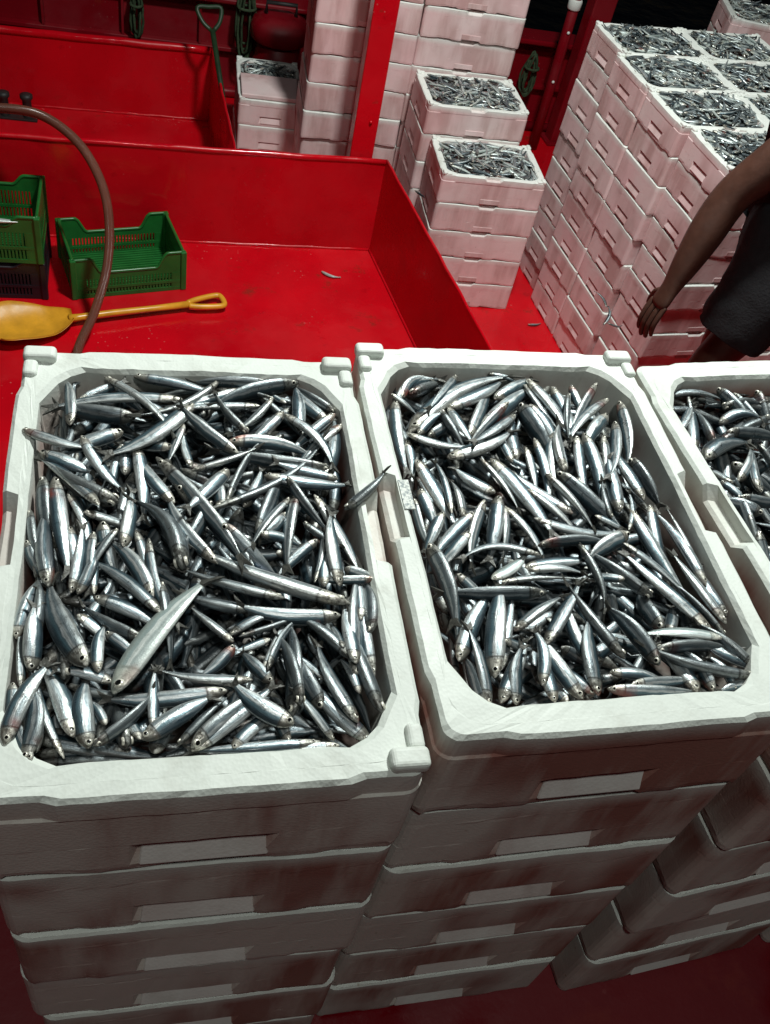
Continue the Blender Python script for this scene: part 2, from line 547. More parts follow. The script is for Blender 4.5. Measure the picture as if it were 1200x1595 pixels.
def box_mesh(open_top, seed):
    wf = wobble(.0004, seed)
    o_ = .0015 if open_top else 0.0
    rs = [ring(-.0012, .018, .0, seam, None), ring(-.0002, .019, .010, seam, None), ring(-.0002, .019, .016, None, None), ring(-.0008, .019, .060, None, recess), ring(-.0008, .019, .062, None, None),
          ring(-.0012, .020, .118), ring(-.0012, .020, .124), ring(-.0012 + o_, .020, .127, None, lip if open_top else None), ring(-.0012 + o_, .021, .159, rimz, lip if open_top else None), ring(-.004, .022, BH, rimz, lip if open_top else None)]
    if open_top:
        # rim, long inner corners
        rs += [ring(-.0165, .034, BH, rimz, None), ring(-.017, .036, BH), ring(-.034, .052, BH, None, thin), ring(-.038, .055, .158, None, thin), ring(-.044, .055, .09, None, thin), ring(-.048, .055, .030, None, thin)]
    else:
        rs += [ring(-.0195, .034, BH), ring(-.036, .055, .157)]
    V, F = loft(rs)
    rj = random.Random(seed + 50)
    V = [(x + wf(x, y, z) + rj.gauss(0, .00015), y + wf(y, x, z) + rj.gauss(0, .00015), z + (wf(x + .3, y, z) + rj.gauss(0, .0002) if z > .15 else (rj.gauss(0, .0007) if z < .02 else 0))) for x, y, z in V]
    m = MB().add(V, F, 0, False)
    return m
def lug_mb(sx, sy):
    m = MB()
    x, y = sx * (BW / 2 - .022), sy * (BL / 2 - .017)
    m.box((x - .019, y - .011, BH - .006), (x + .019, y + .011, BH + .011))
    x2, y2 = sx * (BW / 2 - .0125), sy * (BL / 2 - .040)
    m.box((x2 - .0085, y2 - .014, BH - .006), (x2 + .0085, y2 + .014, BH + .0065))
    return m
def grip_mb(sy):
    """clean sloping plate in the hand notch of an end wall"""
    m = MB()
    y0 = sy * (BL / 2)
    prof = [(sy * -.003, .017), (sy * .0022, .017), (sy * .0022, .020), (sy * -.0100, .0595), (sy * -.016, .0595)]
    V = []
    for x, k in ((-.062, 1), (.062, 1)):
        for q, z in prof:
            V.append((x * (1.0 if z < .03 else .93), y0 + q, z))
    n = len(prof)
    F = [(i, (i + 1) % n, n + (i + 1) % n, n + i) for i in range(n)] + [tuple(range(n))[::-1], tuple(range(n, 2 * n))]
    if sy < 0: F = [f[::-1] for f in F]
    return m.add(V, F)
def side_grip_mb(sx):
    m = MB()
    x0 = sx * (BW / 2 - .0025)
    return m.box((min(x0, x0 + sx * .004), -.055, .012), (max(x0, x0 + sx * .004), .055, .040))
BOXM = {}
def box_parts(matname):
    if matname in BOXM: return BOXM[matname]
    d = {}
    d['open'] = [box_mesh(True, s).mesh('foam_shell', matname) for s in (1, 2, 3)]
    d['shut'] = [box_mesh(False, s).mesh('foam_shell', matname) for s in (4, 5)]
    d['lug'] = []
    for i, (sx, sy) in enumerate(((-1, -1), (1, -1), (1, 1), (-1, 1))):
        o = lug_mb(sx, sy).build('corner_lug', matname, None, bevel=.0058, seg=4)
        d['lug'].append(o.data)
        bpy.data.objects.remove(o)
    d['grip'] = []
    for sy in (-1, 1):
        o = grip_mb(sy).build('grip_ledge', 'foam_clean' if matname == 'foam_dirty' else matname, None, bevel=.0015, seg=1)
        d['grip'].append(o.data)
        bpy.data.objects.remove(o)
    d['side'] = []
    for sx in (-1, 1):
        o = side_grip_mb(sx).build('side_pad', matname, None, bevel=.003, seg=2)
        d['side'].append(o.data)
        bpy.data.objects.remove(o)
    BOXM[matname] = d
    return d
nbox = [0]
def fish_box(x, y, z, rz, label, group, top=False, mat='foam', lugs=(0, 1, 2, 3), grips=True, sc=1.0):
    d = box_parts(mat)
    nbox[0] += 1
    root = empty('fish_box', (x, y, z), rz)
    tag(root, label, 'fish box', group)
    root.scale = (sc, sc, sc)
    link('foam_shell', random.choice(d['open' if top else 'shut']), root)
    if top:
        for i in lugs: link('corner_lug', d['lug'][i], root)
    if grips:
        for i in (0, 1): link('grip_ledge', d['grip'][i], root)
        for i in (0, 1): link('side_pad', d['side'][i], root)
    return root
ORD = ['bottom', 'second lowest', 'third lowest', 'fourth lowest', 'fifth lowest', 'sixth lowest', 'seventh lowest', 'eighth lowest', 'ninth lowest', 'tenth lowest']
def from_top(k, n):
    d = n - 1 - k
    if d == 0: return 'topmost'
    if k == 0: return 'bottom'
    return ['', 'second', 'third', 'fourth', 'fifth', 'sixth', 'seventh', 'eighth', 'ninth', 'tenth'][d] + ' from the top'
PITCH = .165
OPEN = []     # (x, y, z, rz) of background boxes that show fish
def stack(x, y, z0, rz, n, what, group, mat='foam', jit=.004, jr=.6, shown=True, sc=1.0, toplab=None):
    for k in range(n):
        top = k == n - 1 and shown
        lab = f'{from_top(k, n)} foam box in {what}'
        if top and toplab: lab = toplab
        j = jit if not top else 0
        jx, jy, ja = random.uniform(-j, j), random.uniform(-j, j), R(random.uniform(-jr, jr)) * (0 if top else 1)
        fish_box(x + jx, y + jy, z0 + PITCH * sc * k + .001, rz + ja, lab, group, top, mat, sc=sc)
    if shown: OPEN.append((x, y, z0 + PITCH * sc * (n - 1), rz, sc))
mat_word = {'foam': 'white', 'foam_dirty': 'stained white'}

# the three near stacks, plus a fourth added to shade the platform: corner of the front-left rim, turn
NEAR = [(.012, -.008, .025), (.430, .034, .042), (.879, .032, .12), (1.315, .085, .12)]
names = ['the left one of the three near stacks', 'the middle one of the three near stacks', 'the right one of the three near stacks', 'the added shading stack beyond the right one']
tops = ['left near box heaped with anchovies and one pale big-eyed fish', 'middle near box heaped with bright anchovies, its right inner wall showing', 'right near box of darker fish, cut off by the picture edge', 'open box of fish on the added shading stack beyond the right one']
for (x0, y0, a), nm, tl, lugs in zip(NEAR, names, tops, ((1, 2, 3), (2, 3), (2,), (2, 3))):
    cx = x0 + math.cos(a) * BW / 2 - math.sin(a) * BL / 2
    cy = y0 + math.sin(a) * BW / 2 + math.cos(a) * BL / 2
    for k in range(6):
        top = k == 5
        j = 0 if top else 1
        fb = fish_box(cx + j * random.uniform(-.004, .004), cy + j * random.uniform(-.005, .003), BASE + PITCH * k + .002, a + j * R(random.uniform(-.5, .5)),
                 tl if top else f'{from_top(k, 6)} stained foam box in {nm}', 'fish boxes in the near stacks', top, 'foam_dirty', lugs)
        if top and x0 == .430:
            MB().box((-.1840, .0, BH - .001), (-.1715, .045, BH + .0012)).build('faded_stamp', 'stamp', fb)

# stacks behind the pen
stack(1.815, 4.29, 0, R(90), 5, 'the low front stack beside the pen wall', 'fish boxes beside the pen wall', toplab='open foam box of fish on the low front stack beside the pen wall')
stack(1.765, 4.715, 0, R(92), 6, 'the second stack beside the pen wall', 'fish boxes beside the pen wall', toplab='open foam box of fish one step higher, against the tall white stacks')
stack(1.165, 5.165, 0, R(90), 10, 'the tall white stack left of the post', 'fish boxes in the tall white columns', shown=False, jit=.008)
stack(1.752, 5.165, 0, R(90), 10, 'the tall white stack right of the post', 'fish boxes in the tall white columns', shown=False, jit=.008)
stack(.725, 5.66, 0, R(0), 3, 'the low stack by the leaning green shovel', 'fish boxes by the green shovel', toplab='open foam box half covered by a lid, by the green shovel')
m = MB().box((-.185, -.285, 0), (.185, .0, .028))
o = m.build('foam_lid', 'foam', None, bevel=.006)
o.location = (.725, 5.66, .497)
tag(o, 'flat white foam lid lying over the front half of a fish box', 'lid')
# the big block at the right, lit pink by the deck
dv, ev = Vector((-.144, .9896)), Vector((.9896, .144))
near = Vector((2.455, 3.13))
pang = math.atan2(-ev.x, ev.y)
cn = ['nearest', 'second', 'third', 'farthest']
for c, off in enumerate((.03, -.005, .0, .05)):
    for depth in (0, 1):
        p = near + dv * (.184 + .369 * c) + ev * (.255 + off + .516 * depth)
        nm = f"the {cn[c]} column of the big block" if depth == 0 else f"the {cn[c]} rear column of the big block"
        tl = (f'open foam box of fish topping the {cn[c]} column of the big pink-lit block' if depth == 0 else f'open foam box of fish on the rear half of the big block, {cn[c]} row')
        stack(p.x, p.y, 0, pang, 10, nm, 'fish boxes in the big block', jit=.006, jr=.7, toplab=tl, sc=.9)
stack(3.86, 5.6, 0, R(80), 8, 'the far right corner stack', 'fish boxes in the far corner', toplab='pale open foam box in the far right corner behind the big block')

